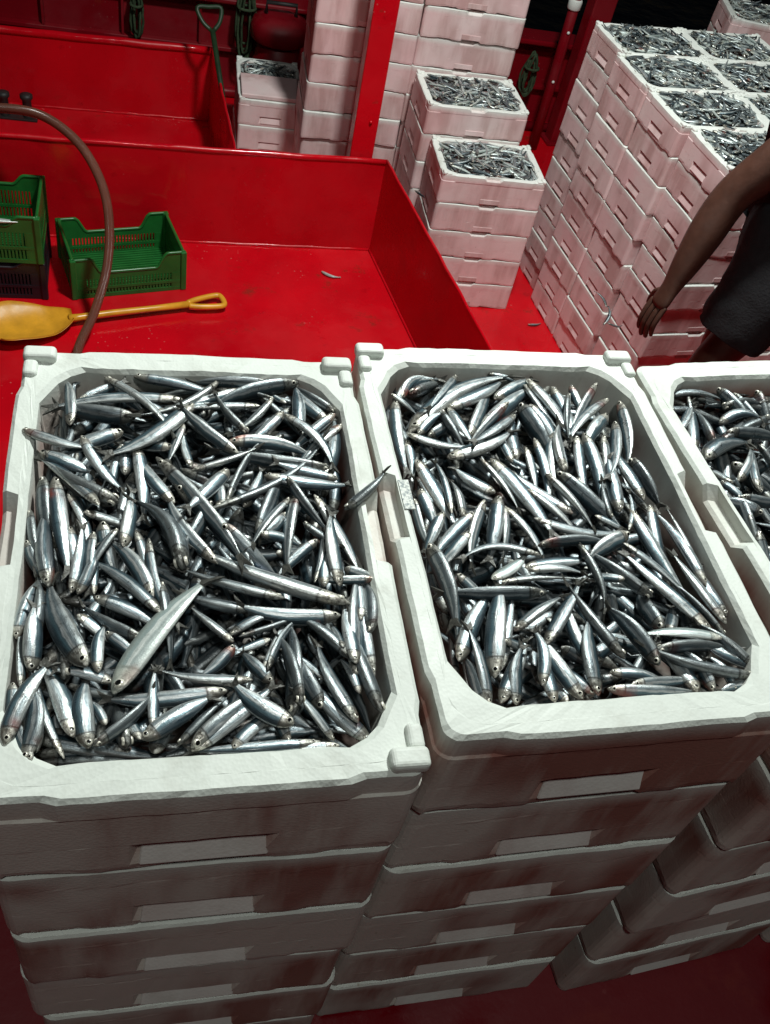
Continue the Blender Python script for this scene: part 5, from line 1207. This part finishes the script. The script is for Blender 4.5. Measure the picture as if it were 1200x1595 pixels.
# shorts: waist to just above the knees
sv = [V((2.12, 2.10, 1.97)), V((2.12, 2.07, 1.84)), V((2.07, 1.99, 1.72)), V((2.00, 1.965, 1.57)), V((1.965, 1.96, 1.40)), V((2.19, 2.17, 1.66)), V((2.17, 2.17, 1.48)), V((2.16, 2.17, 1.30))]
se = [(0, 1), (1, 2), (2, 3), (3, 4), (1, 5), (5, 6), (6, 7)]
sh_o = skin_body('shorts', sv, se, [(.18, .16), (.20, .17), .165, .140, .128, .14, .125, .12], 1, 'shorts', person, 3)
bm = bmesh.new()
bm.from_mesh(sh_o.data)
bmesh.ops.bisect_plane(bm, geom=bm.verts[:] + bm.edges[:] + bm.faces[:], plane_co=(1.97, 1.96, 1.515), plane_no=(.25, .05, 1), clear_inner=True)
from mathutils import noise as mnoise
for v_ in bm.verts:
    p_ = v_.co
    low = max(0, min(1, (1.85 - p_.z) / .35))
    v_.co += v_.normal * (.012 * low * mnoise.noise(Vector((p_.x * 14, p_.y * 14, p_.z * 5))) + .006 * mnoise.noise(p_ * 22) + .007 * math.sin(p_.z * 55 + 9 * p_.x + 6 * mnoise.noise(p_ * 6)) * mnoise.noise(p_ * 9))
bm.to_mesh(sh_o.data)
bm.free()
so = sh_o.modifiers.new('cloth', 'SOLIDIFY')
so.thickness = .004
tv = [V((2.11, 2.10, 1.89)), V((2.05, 2.10, 2.03)), V((2.05, 2.122, 2.18)), V((2.07, 2.13, 2.30)), V((2.00, 2.02, 2.235)), V((1.92, 2.04, 2.105)), V((2.08, 2.31, 2.225)), V((2.04, 2.355, 2.10))]
te = [(0, 1), (1, 2), (2, 3), (2, 4), (4, 5), (2, 6), (6, 7)]
skin_body('shirt', tv, te, [(.175, .16), (.19, .18), (.195, .18), .072, .092, .086, .082, .070], 1, 'shirt', person, 2)
# face and hair
hc = V((1.985, 2.13, 2.53))
def blob(name, c, r3, mat, n=14):
    m = MB()
    Vv, Ff = [], []
    for i in range(n + 1):
        th = math.pi * i / n
        for j in range(n):
            q = 2 * math.pi * j / n
            Vv.append((c[0] + r3[0] * math.sin(th) * math.cos(q), c[1] + r3[1] * math.sin(th) * math.sin(q), c[2] + r3[2] * math.cos(th)))
    for i in range(n):
        for j in range(n):
            Ff.append((i * n + j, (i + 1) * n + j, (i + 1) * n + (j + 1) % n, i * n + (j + 1) % n))
    return m.add(Vv, Ff, 0, True).build(name, mat, person)
blob('hair', hc + V((.022, 0, .045)), (.098, .092, .085), 'hair')
blob('nose', hc + V((-.100, 0, -.02)), (.022, .014, .024), 'skin')
for s_ in (-1, 1):
    blob('ear', hc + V((.01, s_ * .088, -.015)), (.020, .010, .032), 'skin')
    blob('eye', hc + V((-.083, s_ * .032, .008)), (.010, .014, .008), 'nail')
blob('mouth', hc + V((-.088, 0, -.062)), (.010, .024, .005), 'skin')
